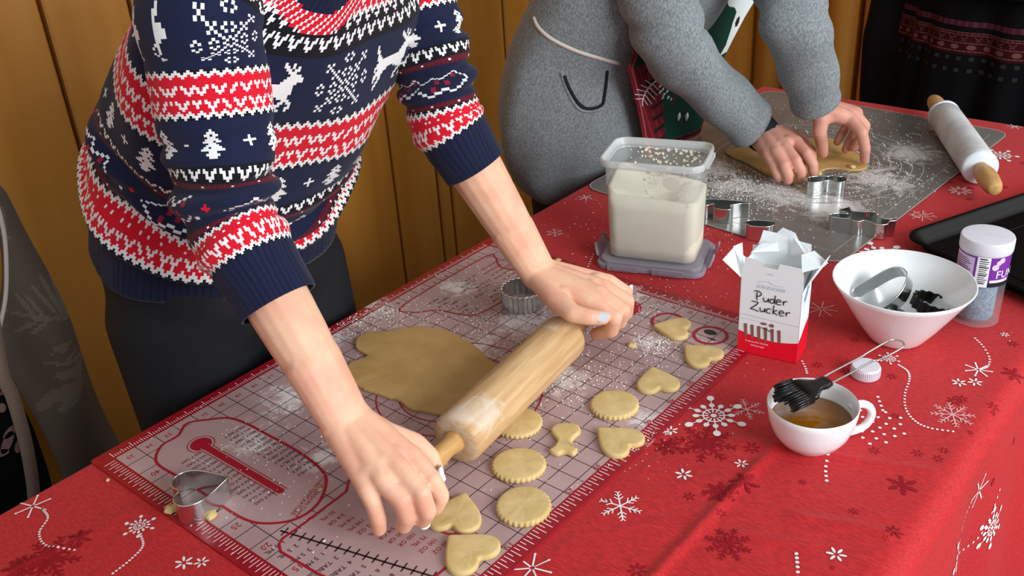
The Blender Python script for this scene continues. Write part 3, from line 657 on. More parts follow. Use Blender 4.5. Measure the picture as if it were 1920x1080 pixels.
dino = [(-.044, -.010), (-.030, -.013), (-.018, -.013), (-.012, -.020), (-.002, -.020), (.004, -.015), (.016, -.024), (.022, -.029), (.036, -.026), (.040, -.014), (.050, -.010), (.048, -.004), (.034, -.006), (.022, .006), (.026, .012), (.016, .018), (.006, .017), (-.004, .017), (-.014, .018), (-.018, .032), (-.026, .028), (-.032, .016), (-.022, .012), (-.020, .006), (-.030, .007), (-.040, .004), (-.048, -.003)]
c2 = at(1612, 432, GZ); cutter('animal_cutter', 'spiky animal-shaped tin cutter near the tip of the grey mat, beside the white bowl', smooth2(dino, 90), c2[0], c2[1], .42, .024, GZ + .0005)
bat = [(-.036, .014), (-.020, .020), (.006, .020), (.036, .016), (.044, .010), (.030, .008), (.014, -.002), (.016, -.016), (.008, -.020), (-.006, -.018), (-.012, -.010), (-.012, .002), (-.022, -.006), (-.030, -.006), (-.030, .004), (-.038, .006)]
c3 = at(1362, 412, GZ); cutter('animal_cutter', 'tin cutter with a wing-like outline between the flour tub and the sugar carton', smooth2(bat, 80), c3[0] - .01, c3[1], .42, .024, GZ + .0005)
c4 = at(1422, 446, GZ); cutter('oval_cutter', 'small tin cutter half hidden behind the open sugar carton', smooth2([(-.020, .008), (-.006, .012), (.018, .010), (.024, .003), (.016, -.010), (-.004, -.012), (-.018, -.006)], 40), c4[0], c4[1], .5, .024, GZ + .0005)

# ------------------------------------------------------------------ flour tub standing on its own lid
e1 = np.array([.138, .048]); tw_ = .1500; ang = math.atan2(.048, .138)
fc = np.array([.189, .704]) + e1 / 2; dn = np.array([-math.sin(ang), math.cos(ang)]); TD = .100; tc_ = fc + dn * TD / 2
tub = thing('flour_tub', 'clear plastic tub half full of flour, open and standing on its grey lid', 'container', (tc_[0], tc_[1], .7512), ang)
lidh = .012
p = MB(); slab(p, rrect(0, 0, .163, .118, .018, 8), 0, lidh * .55, 0, .001); slab(p, rrect(0, 0, .152, .108, .016, 8), lidh * .55, lidh, 0, .001); p.build('lid', lid_plastic, tub, auto=40)
for sx in (-1, 1):
    p = MB(); tube(p, [(sx * .0815, -.030, .004), (sx * .086, -.028, .008), (sx * .089, -.024, .016), (sx * .091, -.020, .024)], [.0015, .002, .002, .0015], 8); tube(p, [(sx * .0815, .030, .004), (sx * .086, .028, .008), (sx * .089, .024, .016), (sx * .091, .020, .024)], [.0015, .002, .002, .0015], 8)
    p.add([(sx * .0815, -.03, .004), (sx * .086, -.028, .009), (sx * .0905, -.024, .022), (sx * .0905, .024, .022), (sx * .086, .028, .009), (sx * .0815, .03, .004)], [(0, 1, 4, 5), (1, 2, 3, 4)]); p.build('lid_clip', lid_plastic, tub)
for sx in (-.038, .030):
    p = MB(); box(p, (sx, -.0605, .005), (.046, .004, .009)); box(p, (sx, -.0632, .005), (.030, .0012, .003)); p.build('lid_clip', lid_plastic, tub, False)
th = .158; zb = lidh + .0003
def tubring(w_, d_, z, r): return [(x, y, z) for x, y in rrect(0, 0, w_, d_, r, 6)]
lv = [(.118, .078, 0, .014), (.127, .087, .0015, .016), (.130, .089, .005, .018), (.1345, .0915, .05, .018), (.1400, .0955, th - .012, .018), (.1405, .096, th - .010, .018), (.150, .105, th - .010, .020), (.152, .107, th - .004, .020), (.150, .105, th, .020), (.1460, .101, th, .018), (.1440, .099, th - .006, .018), (.1382, .0937, th - .014, .0175), (.1325, .0895, .05, .0175), (.128, .087, .006, .0175), (.116, .076, .0022, .014)]
rings = [tubring(a, b, z + zb, r) for a, b, z, r in lv]; n = len(rings[0]); p = MB()
p.add([q for r_ in rings[:6] for q in r_], grid_faces(n, 6, True) + [tuple(range(n))[::-1]]); p.add([q for r_ in rings[10:] for q in r_], grid_faces(n, 5, True) + [tuple(range(4 * n, 5 * n))])
p.build('body', plastic_clear, tub, auto=50)
p = MB(); p.add([q for r_ in rings[4:12] for q in r_], grid_faces(n, 8, True)); p.build('rim', plastic_rim, tub, auto=50)
for sx in (-1, 1):
    p = MB(); box(p, (sx * .0775, 0, zb + th - .008), (.004, .05, .006)); p.build('rim_lug', plastic_rim, tub, False)
# flour inside: follows the walls, slopes and has a scooped hollow
nu = 26; p = MB(); V = []
def ftop(x, y):      # x along the width -.065..065
    t = (x + .066) / .132; z = .112 - .020 * min(1, max(0, (t - .05) / .3)) + .006 * min(1, max(0, (t - .7) / .05))
    if y > 0: z += (.012 - .012 * t) * min(1, y / .02)
    return z - (.008 * math.exp(-((x - .004) / .022) ** 2 - ((y + .02) / .03) ** 2)) + .0022 * noise2(x, y, 95, 2) + .001 * noise2(x, y, 300, 5)
ol = rrect(0, 0, .129, .0862, .0165, 6); n = len(ol)
def wid(z): return 1 + (.0065 / .129) * min(1, z / .13), 1 + (.006 / .0862) * min(1, z / .13)
lev = [.0035, .02, .05, .08]; V = [(x * wid(z)[0], y * wid(z)[1], zb + z) for z in lev for x, y in ol]
V += [(x * wid(.1)[0], y * wid(.1)[1], zb + ftop(x, y)) for x, y in ol]; F_ = grid_faces(n, 5, True)
for s_ in (.93, .8, .66, .5, .34, .18, .06):
    V += [(x * s_ * wid(.1)[0], y * s_ * wid(.1)[1], zb + ftop(x * s_, y * s_)) for x, y in ol]
F_ = grid_faces(n, 12, True) + [tuple(range(n))[::-1], tuple(range(11 * n, 12 * n))]
p.add(V, F_); p.build('flour', flour_in, tub)['kind'] = 'stuff'
q = random.Random(4); p = MB()     # flour clinging to the inside walls
for k in range(150):
    sidek = q.random(); z = zb + th - .012 - abs(q.gauss(0, .022))
    if sidek < .5: x = q.uniform(-.055, .06); y = .0455 * (1 + 0 * z) ; dx = (1, 0)
    else: x = q.uniform(-.01, .062); y = -.0452; dx = (1, 0)
    r_ = q.uniform(.0006, .0026)
    p.add([(x + r_ * math.cos(a) * q.uniform(.6, 1.5), y, z + r_ * math.sin(a) * q.uniform(.5, 1.6)) for a in [6.283 * i / 7 for i in range(7)]], [tuple(range(7))])
for k in range(9): p.add([(.030 + .013 * math.cos(a), -.0453, zb + .128 + .010 * math.sin(a)) for a in [6.283 * i / 12 for i in range(12)]], [tuple(range(12))]) if k == 0 else None
p.build('clinging_flour', flour_in, tub, False)['kind'] = 'stuff'

# ------------------------------------------------------------------ powdered sugar carton
SA = np.array(at(1382, 658)[:2]); SB = np.array(at(1493, 683)[:2]); sang = math.atan2(*(SB - SA)[::-1]); SW = float(np.linalg.norm(SB - SA)); SD = .042; SH = .132
sdn = np.array([-math.sin(sang), math.cos(sang)]); so = (SA + SB) / 2 + sdn * SD / 2
sg_ = thing('sugar_carton', 'torn open white and red carton of powdered sugar lettered Puder Zucker', 'carton', (so[0], so[1], .7508), sang)
w2, d2 = SW / 2, SD / 2
def sheetbox(mb, P, m=0, t_=.0006):
    P = [Vector(q_) for q_ in P]; nrm = (P[1] - P[0]).cross(P[2] - P[0]).normalized() * t_; k = len(P)
    mb.add([tuple(q_) for q_ in P] + [tuple(q_ - nrm) for q_ in P], [tuple(range(k)), tuple(range(k, 2 * k))[::-1]] + [(i, i + k, (i + 1) % k + k, (i + 1) % k) for i in range(k)], m)
p = MB()
front = [(-w2, -d2, 0), (w2, -d2, 0), (w2, -d2, SH - .012), (w2 * .93, -d2, SH), (w2 * .22, -d2, SH + .001), (w2 * .16, -d2, SH - .007), (-w2 * .34, -d2, SH - .007), (-w2 * .30, -d2, SH + .001), (-w2 * .86, -d2, SH + .003), (-w2, -d2, SH - .016)]
sheetbox(p, front); sheetbox(p, [(w2, -d2, 0), (w2, d2, 0), (w2, d2, SH - .014), (w2, d2 * .3, SH - .004), (w2, -d2, SH - .028)])
sheetbox(p, [(-w2, d2, 0), (-w2, -d2, 0), (-w2, -d2, SH - .024), (-w2, 0, SH - .01), (-w2, d2, SH - .01)]); sheetbox(p, [(w2, d2, 0), (-w2, d2, 0), (-w2, d2, SH), (w2, d2, SH)]); sheetbox(p, [(-w2, d2, .0006), (w2, d2, .0006), (w2, -d2, .0006), (-w2, -d2, .0006)])
p.build('box', carton, sg_, False)
flaps = [[(-w2, -d2, SH - .026), (-w2 * 1.02, -d2 * .2, SH - .006), (-w2 - .013, -d2 * .7, SH + .010), (-w2 - .021, -d2 * 1.5, SH - .001)],
         [(-w2 * .93, -d2, SH - .012), (-w2 - .006, -d2 * .2, SH + .013), (-w2 - .014, -d2 * .7, SH + .011), (-w2, -d2 * 1.02, SH - .024)],
         [(w2, -d2, SH - .030), (w2 + .012, -d2 * .6, SH - .004), (w2 + .022, d2 * .2, SH + .012), (w2 + .016, d2 * .6, SH - .004), (w2, d2, SH - .02)],
         [(w2 * .92, -d2, SH - .004), (w2 + .018, -d2 * .3, SH + .001), (w2 + .021, d2 * .1, SH + .003), (w2, d2, SH + .006), (w2 * .7, d2 * .2, SH + .006)],
         [(-w2 * .9, d2, SH - .004), (w2 * .92, d2, SH - .004), (w2 * .86, d2 * 1.15, SH + .012), (w2 * .45, d2 * 1.2, SH + .013), (w2 * .3, d2 * 1.3, SH + .022), (-w2 * .12, d2 * 1.35, SH + .026), (-w2 * .3, d2 * 1.3, SH + .018), (-w2 * .72, d2 * 1.2, SH + .020), (-w2 * .78, d2 * 1.1, SH + .008)],
         [(w2 * .25, d2 * .85, SH - .004), (w2 * .95, d2 * .4, SH - .002), (w2 * .86, d2 * .7, SH + .010), (w2 * .5, d2 * .95, SH + .016), (w2 * .3, d2, SH + .019)],
         [(-w2 * .95, d2 * .3, SH - .004), (-w2 * .1, d2 * .9, SH - .002), (-w2 * .2, d2 * .95, SH + .009), (-w2 * .7, d2 * .8, SH + .006)]]
for fl_ in flaps:
    p = MB(); sheetbox(p, fl_, t_=.0007); p.build('flap', carton, sg_, False)
p = MB(); p.add([(-w2 + .001, -d2 + .001, SH - .030), (w2 - .001, -d2 + .001, SH - .030), (w2 - .001, d2 - .001, SH - .024), (-w2 + .001, d2 - .001, SH - .024)], [(0, 1, 2, 3)]); p.build('sugar', carton_in, sg_, False)
ff = lambda e_: (lambda x, y: (x, -d2 - e_, y)); fs = lambda e_: (lambda x, y: (w2 + e_, x, y))
red = MB(); arc = lambda x: .0290 - .0105 * math.cos((x - .004) / w2 * 1.15) ; xs = [-w2 + SW * k / 24 for k in range(25)]
put(red, [[(xs[k], .0002), (xs[k + 1], .0002), (xs[k + 1], arc(xs[k + 1]) + .006), (xs[k], arc(xs[k]) + .006)] for k in range(24)], ff(.0004))
put(red, [[(-d2, .0002), (d2 * 1, .0002), (d2, .046), (d2 * .2, .040), (-d2 * .4, .033), (-d2, arc(w2) + .006)]], fs(.0004)); red.build('red_band', carton_red, sg_, False)
pic = MB()
put(pic, [[(-w2 + .002 + i * .0085 - .0035, .0325 - i * .0010 + .010 + .001 * i), (-w2 + .006 + i * .0085 - .0035, .043), (-w2 + .0035 + i * .0085, .026 - .0012 * min(i, 7 - i)), (-w2 + .0005 + i * .0085, .0225 - .0010 * min(i, 6 - i))] for i in range(1, 7)], ff(.0006))
put(pic, [disc(.004, .047, .0032, 12, .0026), disc(-.006, .0475, .0042, 12, .0018)], ff(.0006)); pic.build('cake_picture', brown_ink, sg_, False)['kind'] = 'stuff'
gy = MB(); put(gy, [[(-w2, .0555), (w2, .0525), (w2, .0535), (-w2, .0565)], [(-w2, .050), (-.010, .049), (-.010, .0495), (-w2, .0507)]], ff(.0005)); put(gy, strip([(-.017, .1035), (-.010, .1065), (-.004, .1075), (.003, .104), (.012, .1035), (.016, .1045)], .0008), ff(.0006)); gy.build('soft_print', skyline, sg_, False)['kind'] = 'stuff'
bl = MB(); put(bl, text_polys('SÜDZUCKER', .0062), orient(ff(.0006), 0, -.0175, .0965)); put(bl, text_polys('1000 g', .003), orient(ff(.0006), 0, -.006, .1165)); bl.build('pale_lettering', pale_ink, sg_, False)['kind'] = 'stuff'
sb = MB(); put(sb, [[(-.012, .083), (-.006, .083), (.014, .104), (.008, .104)]], fs(.0006)); put(sb, [[(-.012, .075), (-.010, .075), (.016, .098), (.014, .098)]], fs(.0006)); sb.build('blue_stripe', carton_blue, sg_, False)['kind'] = 'stuff'
wt = MB(); put(wt, text_polys('Puderzucker backen', .0036), orient(ff(.0009), 0, -.028, .0175)); put(wt, text_polys('baking sugar', .0036), orient(ff(.0009), 0, -.021, .0125)); wt.build('white_lettering', carton, sg_, False)['kind'] = 'stuff'
dk = MB(); put(dk, strip([(-.009, .0415), (-.002, .0405), (.004, .038)], .0010), ff(.0008))
LT = {'P': [[(0, .95), (.15, 1.02), (.45, .98), (.62, .78), (.5, .58), (.3, .5), (.18, .5)], [(.25, .92), (.22, .5), (.27, .1)]], 'u': [[(0, .5), (.05, .2), (.2, .1), (.38, .25), (.45, .5)], [(.45, .5), (.46, .2), (.52, .12)]], 'd': [[(.42, .42), (.2, .5), (.02, .3), (.12, .1), (.32, .15), (.42, .4)], [(.46, .9), (.44, .5), (.46, .15), (.56, .08)]], 'e': [[(.02, .32), (.38, .38), (.32, .55), (.12, .55), (.02, .32), (.12, .08), (.42, .1)]], 'r': [[(.05, .5), (.08, .1)], [(.07, .32), (.2, .5), (.4, .52)]], 'Z': [[(.05, .98), (.5, .98), (.62, .9), (.3, .5), (0, .22), (.25, .2), (.7, .08)]], 'c': [[(.4, .48), (.2, .55), (.03, .35), (.1, .12), (.38, .12)]], 'k': [[(.08, .95), (.06, .5), (.06, .08)], [(.4, .55), (.1, .32), (.42, .06)]]}
def handwrite(word, x0, y0, sz, wd, step, drop):
    x = 0
    for i, ch in enumerate(word):
        for st in LT[ch]:
            put(dk, strip([(x0 + (x + a) * sz, y0 + b * sz - x * sz * drop) for a, b in smooth2(st, 3 * len(st), False)], wd), ff(.0008))
        x += step * (1.45 if ch in 'PZ' else 1)
handwrite('Puder', -.020, .0775, .0142, .0013, .56, .0); handwrite('Zucker', -.0235, .0625, .0142, .0013, .56, -.01)
dk.build('hand_lettering', ink, sg_, False)['kind'] = 'stuff'

# ------------------------------------------------------------------ white bowl with cutters in it
bc = np.array([.620, .748]); bh = .083
bowl = thing('bowl', 'white conical porcelain bowl holding cutters, behind the cup', 'bowl', (bc[0], bc[1], .7508))
prof = [(.030, .0), (.0335, .001), (.036, .004), (.050, .024), (.066, .050), (.0805, .074), (.0855, bh - .001), (.0850, bh), (.0838, bh), (.0825, bh - .003), (.076, .070), (.062, .050), (.046, .027), (.032, .009), (.018, .006), (.001, .0055)]
p = MB(); lathe(p, prof, 72, 0, capt=True); p.build('body', porcelain, bowl, auto=60)
bowl.rotation_euler = (0, 0, 0)
def tri_o(s): return smooth2([(-s, -s * .55), (s * .2, -s * .62), (s * .9, -s * .2), (s, .2 * s), (s * .7, s * .5), (0, s * .6), (-s * .9, s * .55)], 50)
co = cutter('house_cutter', 'large shiny angular cutter leaning against the left inside of the white bowl', tri_o(.036), .600, .757, 0, .024, .797, steel, tilt=(.35, -.62, .75))
cutter('small_cutter', 'small dull metal cutter lying at the bottom of the white bowl', smooth2([(-.016, .008), (0, .014), (.016, .004), (.012, -.010), (-.006, -.012), (-.016, -.006)], 30), .612, .735, 0, .018, .774, steel_dark, tilt=(.5, .1, .9))
cutter('dark_cutter', 'dark fluted cutter lying in the bottom right of the white bowl', scallop(.024, 14, .08), .650, .771, 0, .014, .788, black_tin, tilt=(-.12, .25, .3))

# ------------------------------------------------------------------ sprinkles jar
jc = np.array([.6835, .851]); jr = .0305
jar = thing('sprinkles_jar', 'clear jar of blue sprinkles with purple label and white shaker lid', 'jar', (jc[0], jc[1], .7508))
p = MB(); lathe(p, [(.024, 0), (jr, .001), (jr, .004), (jr, .088), (jr * .96, .092), (jr * .96, .094)], 48); lathe(p, [(.001, .004), (.021, .004), (.0225, .006), (.0225, .09)], 48, capb=True); p.build('body', glass_m, jar, auto=50)
p = MB(); V = []; lathe(p, [(.0215, .0065), (.0222, .008), (.0222, .060), (.018, .062), (.001, .0625)], 40, capt=True); p.build('sprinkles', sprinkle, jar)['kind'] = 'stuff'
p = MB(); lathe(p, [(jr * .97, .1), (jr * 1.03, .1015), (jr * 1.05, .104), (jr * 1.05, .1175), (jr * 1.02, .1195), (jr * .92, .1200), (.001, .1195)], 56, capt=True)
box(p, (0, 0, .1200), (.05, .0012, .0012)); p.build('lid', white_cap, jar, auto=40)
def wrap(mb, a0, a1, z0, z1, m=0, e_=.0004, n=None, fn=None):
    n = n or max(2, int(abs(a1 - a0) / .1)); r_ = jr + e_
    mb.add([(r_ * math.cos(a), r_ * math.sin(a), z) for a in [a0 + (a1 - a0) * k / n for k in range(n + 1)] for z in (z0, z1)], [(2 * k, 2 * k + 2, 2 * k + 3, 2 * k + 1) for k in range(n)], m)
fa = math.atan2(CAM[1] - jc[1], CAM[0] - jc[0])     # the side with the bar code
lb = MB(); wrap(lb, fa - 2.6, fa + 3.68, .060, .1035, 0, .0003, 60); wrap(lb, fa - .22, fa + .28, .060, .1035, 1, .0006); wrap(lb, fa - 1.35, fa - .32, .069, .099, 2, .0006)
for k in range(13): wrap(lb, fa - .12, fa + .15 + .04 * (k % 3), .0645 + k * .0028, .0645 + k * .0028 + (.0011 if k % 4 else .0017), 3, .0009)
for k in range(9): wrap(lb, fa - 1.25, fa - .45 - .1 * (k % 3), .072 + k * .0028, .0730 + k * .0028, 4, .0009)
wrap(lb, fa + .28, fa + 1.5, .060, .066, 3, .0005); wrap(lb, fa + .35, fa + 1.2, .0665, .070, 1, .0009)
for a_, z_, r_ in ((.50, .088, .0045), (.75, .097, .004), (.62, .094, .0035)):
    lb.add([((jr + .0009) * math.cos(fa + a_ + r_ / jr * math.cos(t_)), (jr + .0009) * math.sin(fa + a_ + r_ / jr * math.cos(t_)), z_ + r_ * math.sin(t_)) for t_ in [.785 * i for i in range(8)]], [tuple(range(8))], 2)
for pl in text_polys('FUN', .015):
    lb.add([((jr + .001) * math.cos(fa + .55 + x / jr), (jr + .001) * math.sin(fa + .55 + x / jr), .0725 + y) for x, y in pl], [tuple(range(len(pl)))], 1)
lb.build('label', [purple, carton, lilac, ink, plum], jar, True)

# ------------------------------------------------------------------ baking tray
Tt = thing('baking_tray', 'black enamel baking tray running out of the picture at the right', 'baking tray', (0, 0, 0))
tA_, tB_ = np.array([.527, 1.000]), np.array([.690, 1.385]); du = (tB_ - tA_) / np.linalg.norm(tB_ - tA_); dv = np.array([du[1], -du[0]])
ta_ = math.atan2(du[1], du[0]); LU, LV = .40, .31; tcn = tA_ + du * LU / 2 + dv * LV / 2
lev = [(0, .0005), (.0, .0015), (-.016, .019), (-.019, .0205), (-.0215, .0195), (-.0225, .017), (-.0225, .0155), (-.0205, .0155), (-.0150, .0170), (.0012, .0)]
def tring(off, z): return [(x, y, .7510 + z) for x, y in rrect(tcn[0], tcn[1], LU - .045 - off * 2, LV - .045 - off * 2, .02 - off * .5, 6, ta_)]
rg = [tring(.0, .0012)] + [tring(-abs(o_), z) for o_, z in [(-.002, .0018), (-.008, .011), (-.014, .0185), (-.0165, .021), (-.0195, .0225), (-.0222, .021), (-.0225, .0175), (-.019, .0172), (-.0155, .0178), (-.010, .010), (-.003, .0)]]; n = len(rg[0])
p = MB(); p.add([q_ for r_ in rg for q_ in r_], grid_faces(n, len(rg), True) + [tuple(range(n)), tuple(range((len(rg) - 1) * n, len(rg) * n))[::-1]]); p.build('pan', black_enamel, Tt, auto=60)
p = MB(); ir = [(x, y, .7524) for x, y in rrect(tcn[0], tcn[1], LU - .11, LV - .11, .02, 6, ta_)]; tube(p, ir + [ir[0]], .0012, 6, cap=False); p.build('pressed_rib', black_enamel, Tt)

# ------------------------------------------------------------------ cup with egg wash, brush across it, white cap
cc = np.array([.6270, .4790]); ch = .0545; cr = .0485
cup = thing('cup', 'white porcelain teacup of egg wash standing in front of the carton', 'cup', (cc[0], cc[1], .7508))
prof = [(.023, 0), (.0245, .0005), (.0255, .003), (.034, .009), (.041, .020), (.0455, .033), (.0478, .046), (cr, ch - .001), (cr - .0008, ch), (cr - .0018, ch - .001), (.0458, .046), (.0432, .033), (.0385, .021), (.030, .011), (.020, .007), (.001, .006)]
p = MB(); lathe(p, prof, 64, 0, capt=True); p.build('body', porcelain, cup, auto=60)
p = MB(); lathe(p, [(.0425, .0325), (.0424, .0335), (.001, .0335)], 48, capt=True); p.build('egg_wash', cream_in, cup)
ha = math.atan2(*(at(1615, 815)[:2] - cc)[::-1]); hd = np.array([math.cos(ha), math.sin(ha)])
p = MB(); tube(p, smooth_path([(hd[0] * r_, hd[1] * r_, z_) for r_, z_ in ((.0435, .038), (.056, .042), (.067, .036), (.071, .024), (.064, .011), (.048, .006), (.028, .006))], 24), [.0045] * 24, 12); p.build('handle', porcelain, cup)
br = thing('pastry_brush', 'black silicone pastry brush with a wire loop handle resting across the teacup', 'pastry brush', (cc[0], cc[1], .7508 + ch))
zz = .7508 + ch
PB = lambda u, v, z: Vector(at(u, v, z)) - Vector((cc[0], cc[1], zz))
hw1 = [PB(*q_) for q_ in ((1538, 712, .8165), (1560, 698, .8175), (1613, 670, .8185), (1624, 663, .8190), (1655, 645, .8195), (1672, 637, .8200), (1690, 639, .8200), (1695, 648, .8195), (1680, 659, .8190), (1648, 675, .8185), (1636, 677, .8185), (1600, 697, .8175), (1552, 722, .8165))]
p = MB(); tube(p, smooth_path(hw1, 60), .00115, 8); p.build('wire_handle', steel, br)
def quad_tube(mb, secs):    # superellipse sections: (centre, right vector, up vector)
    v = []; n = 20
    for c_, r_, u_ in secs:
        for k in range(n):
            a = 2 * math.pi * k / n; ca, sa = math.cos(a), math.sin(a); v.append(Vector(c_) + Vector(r_) * (abs(ca) ** .7 * (1 if ca > 0 else -1)) + Vector(u_) * (abs(sa) ** .7 * (1 if sa > 0 else -1)))
    mb.add(v, grid_faces(n, len(secs), True) + [tuple(range(n))[::-1], tuple(range((len(secs) - 1) * n, len(secs) * n))])
h0 = PB(1549, 716, .8165); h1 = PB(1450, 753, .8140); ax_ = (h1 - h0).normalized(); sd = ax_.cross(Vector((0, 0, 1))).normalized(); up = sd.cross(ax_)
p = MB(); quad_tube(p, [(h0 + ax_ * a, sd * b * 1.12, up * c_) for a, b, c_ in ((-.003, .007, .0035), (.004, .0085, .0045), (.011, .0075, .0042), (.017, .0105, .0048), (.024, .0165, .0052), (.032, .0180, .0052))]); p.build('head', black_sil, br)
q = random.Random(9)
bm_ = MB()
for i in range(11):
    for j in range(3):
        s0 = (i - 5) / 5 * .0185; b0 = h0 + ax_ * .031 + sd * s0 + up * ((j - 1) * .003); ln = .031 + .004 * math.cos(i) - .006 * (abs(i - 5) / 5) + .001 * j
        e0 = b0 + ax_ * ln + sd * s0 * .10 + up * (-.004 * q.random()); tube(bm_, [b0, (b0 + e0) / 2 + up * .001, e0], [.0019, .0018, .0010], 6)
bm_.build('bristles', black_sil, br)['kind'] = 'stuff'
kc = at(1622, 703, .7508)
cp = thing('bottle_cap', 'small white plastic screw cap lying behind the cup under the brush handle', 'cap', (kc[0], kc[1], .7508)); p = MB(); lathe(p, [(.0165, 0), (.0172, .001), (.0168, .0125), (.0158, .0145), (.001, .0145)], 40, capt=True); p.build('shell', white_cap, cp, auto=40)
p = MB(); 
for k in range(48): a = 2 * math.pi * k / 48; box(p, (.0172 * math.cos(a), .0172 * math.sin(a), .0065), (.0006, .0006, .010))
o_ = p.build('knurling', white_cap, cp, False); o_['kind'] = 'stuff'

# ------------------------------------------------------------------ people: helpers
def union_mesh(segs, voxel, smooth=8, fac=.5):
    """closed rounded cones merged into one continuous skin"""
    V = []; F = []
    bm = bmesh.new(); bmesh.ops.create_icosphere(bm, subdivisions=2, radius=1); ico = [v.co.copy() for v in bm.verts]; icf = [tuple(v.index for v in f.verts) for f in bm.faces]; bm.free()
    def ball(c, r):
        k = len(V); V.extend([tuple(Vector(c) + q * r) for q in ico]); F.extend([tuple(i + k for i in f) for f in icf])
    for (a, ra, b, rb) in segs:
        a = Vector(a); b = Vector(b); ball(a, ra); ball(b, rb); d = b - a
        if d.length < 1e-5: continue
        t = d.normalized(); u = t.orthogonal().normalized(); w2_ = t.cross(u); k = len(V); n = 16
        for c, r in ((a, ra), (b, rb)):
            for i in range(n): V.append(tuple(c + (u * math.cos(6.28319 * i / n) + w2_ * math.sin(6.28319 * i / n)) * r))
        F.extend([(k + i, k + (i + 1) % n, k + n + (i + 1) % n, k + n + i) for i in range(n)]); F.append(tuple(range(k, k + n))[::-1]); F.append(tuple(range(k + n, k + 2 * n)))
    me = bpy.data.meshes.new('u'); me.from_pydata(V, [], F); o = bpy.data.objects.new('u', me); COL.objects.link(o)
    m = o.modifiers.new('r', 'REMESH'); m.mode = 'VOXEL'; m.voxel_size = voxel; m.use_smooth_shade = True
    s_ = o.modifiers.new('s', 'SMOOTH'); s_.factor = fac; s_.iterations = smooth
    dg = bpy.context.evaluated_depsgraph_get(); dg.update(); out = bpy.data.meshes.new_from_object(o.evaluated_get(dg)); bpy.data.objects.remove(o)
    v = np.zeros(len(out.vertices) * 3); out.vertices.foreach_get('co', v); return v.reshape(-1, 3), [tuple(p.vertices) for p in out.polygons]
def chain(pts): return [(pts[i][0], pts[i][1], pts[i + 1][0], pts[i + 1][1]) for i in range(len(pts) - 1)]
def keep(o, root): o.parent = root; o.matrix_parent_inverse = Matrix.Translation(-Vector(root.location)); return o
def V3(*a): return np.array(a, float)
def hand(W, fingers, thumb, wr=.0185, palm=.0125, extra=()):
    """W wrist centre; fingers: lists of 4 joints with radii from knuckle to tip; thumb: joints"""
    S_ = []; W = np.array(W)
    K = [np.array(f[0][0]) for f in fingers]; across = (K[0] - K[-1]); across /= np.linalg.norm(across)
    wa = W + across * .010; wb_ = W - across * .010
    S_ += [(wa, wr, wb_, wr)]
    for i, k in enumerate(K):
        t = i / (len(K) - 1); base = wa * (1 - t) + wb_ * t; S_.append((base, wr * .92, k, palm * (1 - .06 * i)))
        if i: S_.append((K[i - 1] * .82 + base * .18, palm * .95, k * .82 + base * .18, palm * .92))
    for f in fingers: S_ += chain([(np.array(p), r) for p, r in f])
    tj = [(np.array(p), r) for p, r in thumb]; S_ += [(wa, wr * .85, tj[0][0], tj[0][1])] + chain(tj)
    S_.append((tj[0][0], tj[0][1] * .9, K[0] * .6 + W * .4, palm))
    return S_ + list(extra)
def nail(parent, P, d, up_, L, wd, m):
    """thin domed nail at P, pointing along d, facing up_"""
    d = Vector(d).normalized(); up_ = Vector(up_); up_ = (up_ - d * up_.dot(d)).normalized(); s_ = d.cross(up_); mb = MB(); nu_, nv_ = 9, 9; v = []
    for j in range(nv_):
        for i in range(nu_):
            a = (i / (nu_ - 1) - .5) * 2; b = (j / (nv_ - 1) - .5) * 2; ra = a * math.sqrt(max(0, 1 - abs(b) ** 3 * .55)); v.append(Vector(P) + d * (b * L / 2) + s_ * (ra * wd / 2) - up_ * (ra * ra * wd * .22))
    mb.add(v, grid_faces(nu_, nv_)); mb.add([q - up_ * .0012 for q in v], [f[::-1] for f in grid_faces(nu_, nv_)]); o = mb.build('fingernail', m); return keep(o, parent)
def A3(u, v, z): return np.array(at(u, v, z))

# knitted pattern: colour of one stitch from its column and its row above the hem
NAVY, WHITE, REDK, MAROON, BLK = lin('#171d38'), lin('#e6e6e4'), lin('#d0142a'), lin('#5c1826'), lin('#12121a')
DEER = """....#..#..............
..#.#.##..............
..##.##..............#
...###...............#
.####...............##
######..............#.
#######............##.
..######..........###.
...#################..
...##################.
...###################
...#################.#
....######....#######.
....####........######
...###...........##.##
..##.##..........##..#
..#...##..........##..
..##...#...........##.
...#..##............#.""".split('\n')[::-1]
TREE = """.....#.....
....###....
...##.##...
....###....
...#####...
..##.####..
....###....
...#####...
..####.##..
.#########.
....###....
...#####...
....###....""".split('\n')[::-1]
HOLLY = """...##....................
..#..##.......##.........
..#.rr.##...##..#........
.#..rr...###.....##......
#...........rr.....###...
#.......rr..rr........##.
.##.....rr...............#
...#..........rr......##.
....##...###..rr....##...
......###...###...##.....
...............###.......""".split('\n')[::-1]
def motif(M_, c, r):
    if 0 <= r < len(M_) and 0 <= c < len(M_[r]): return M_[r][c]
    return '.'
def flake_px(x, y):
    ax, ay = abs(x), abs(y)
    for d in (0, 5, 10):
        if (ax + abs(ay - d) == 2 and not (d and ax == 0)) or (ay + abs(ax - d) == 2 and not (d and ay == 0)): return True
    if ax == ay and 2 <= ax <= 9: return True
    return abs(ax - ay) == 2 and max(ax, ay) in (6, 9)
def tooth(c): return abs((c % 4) - 2)
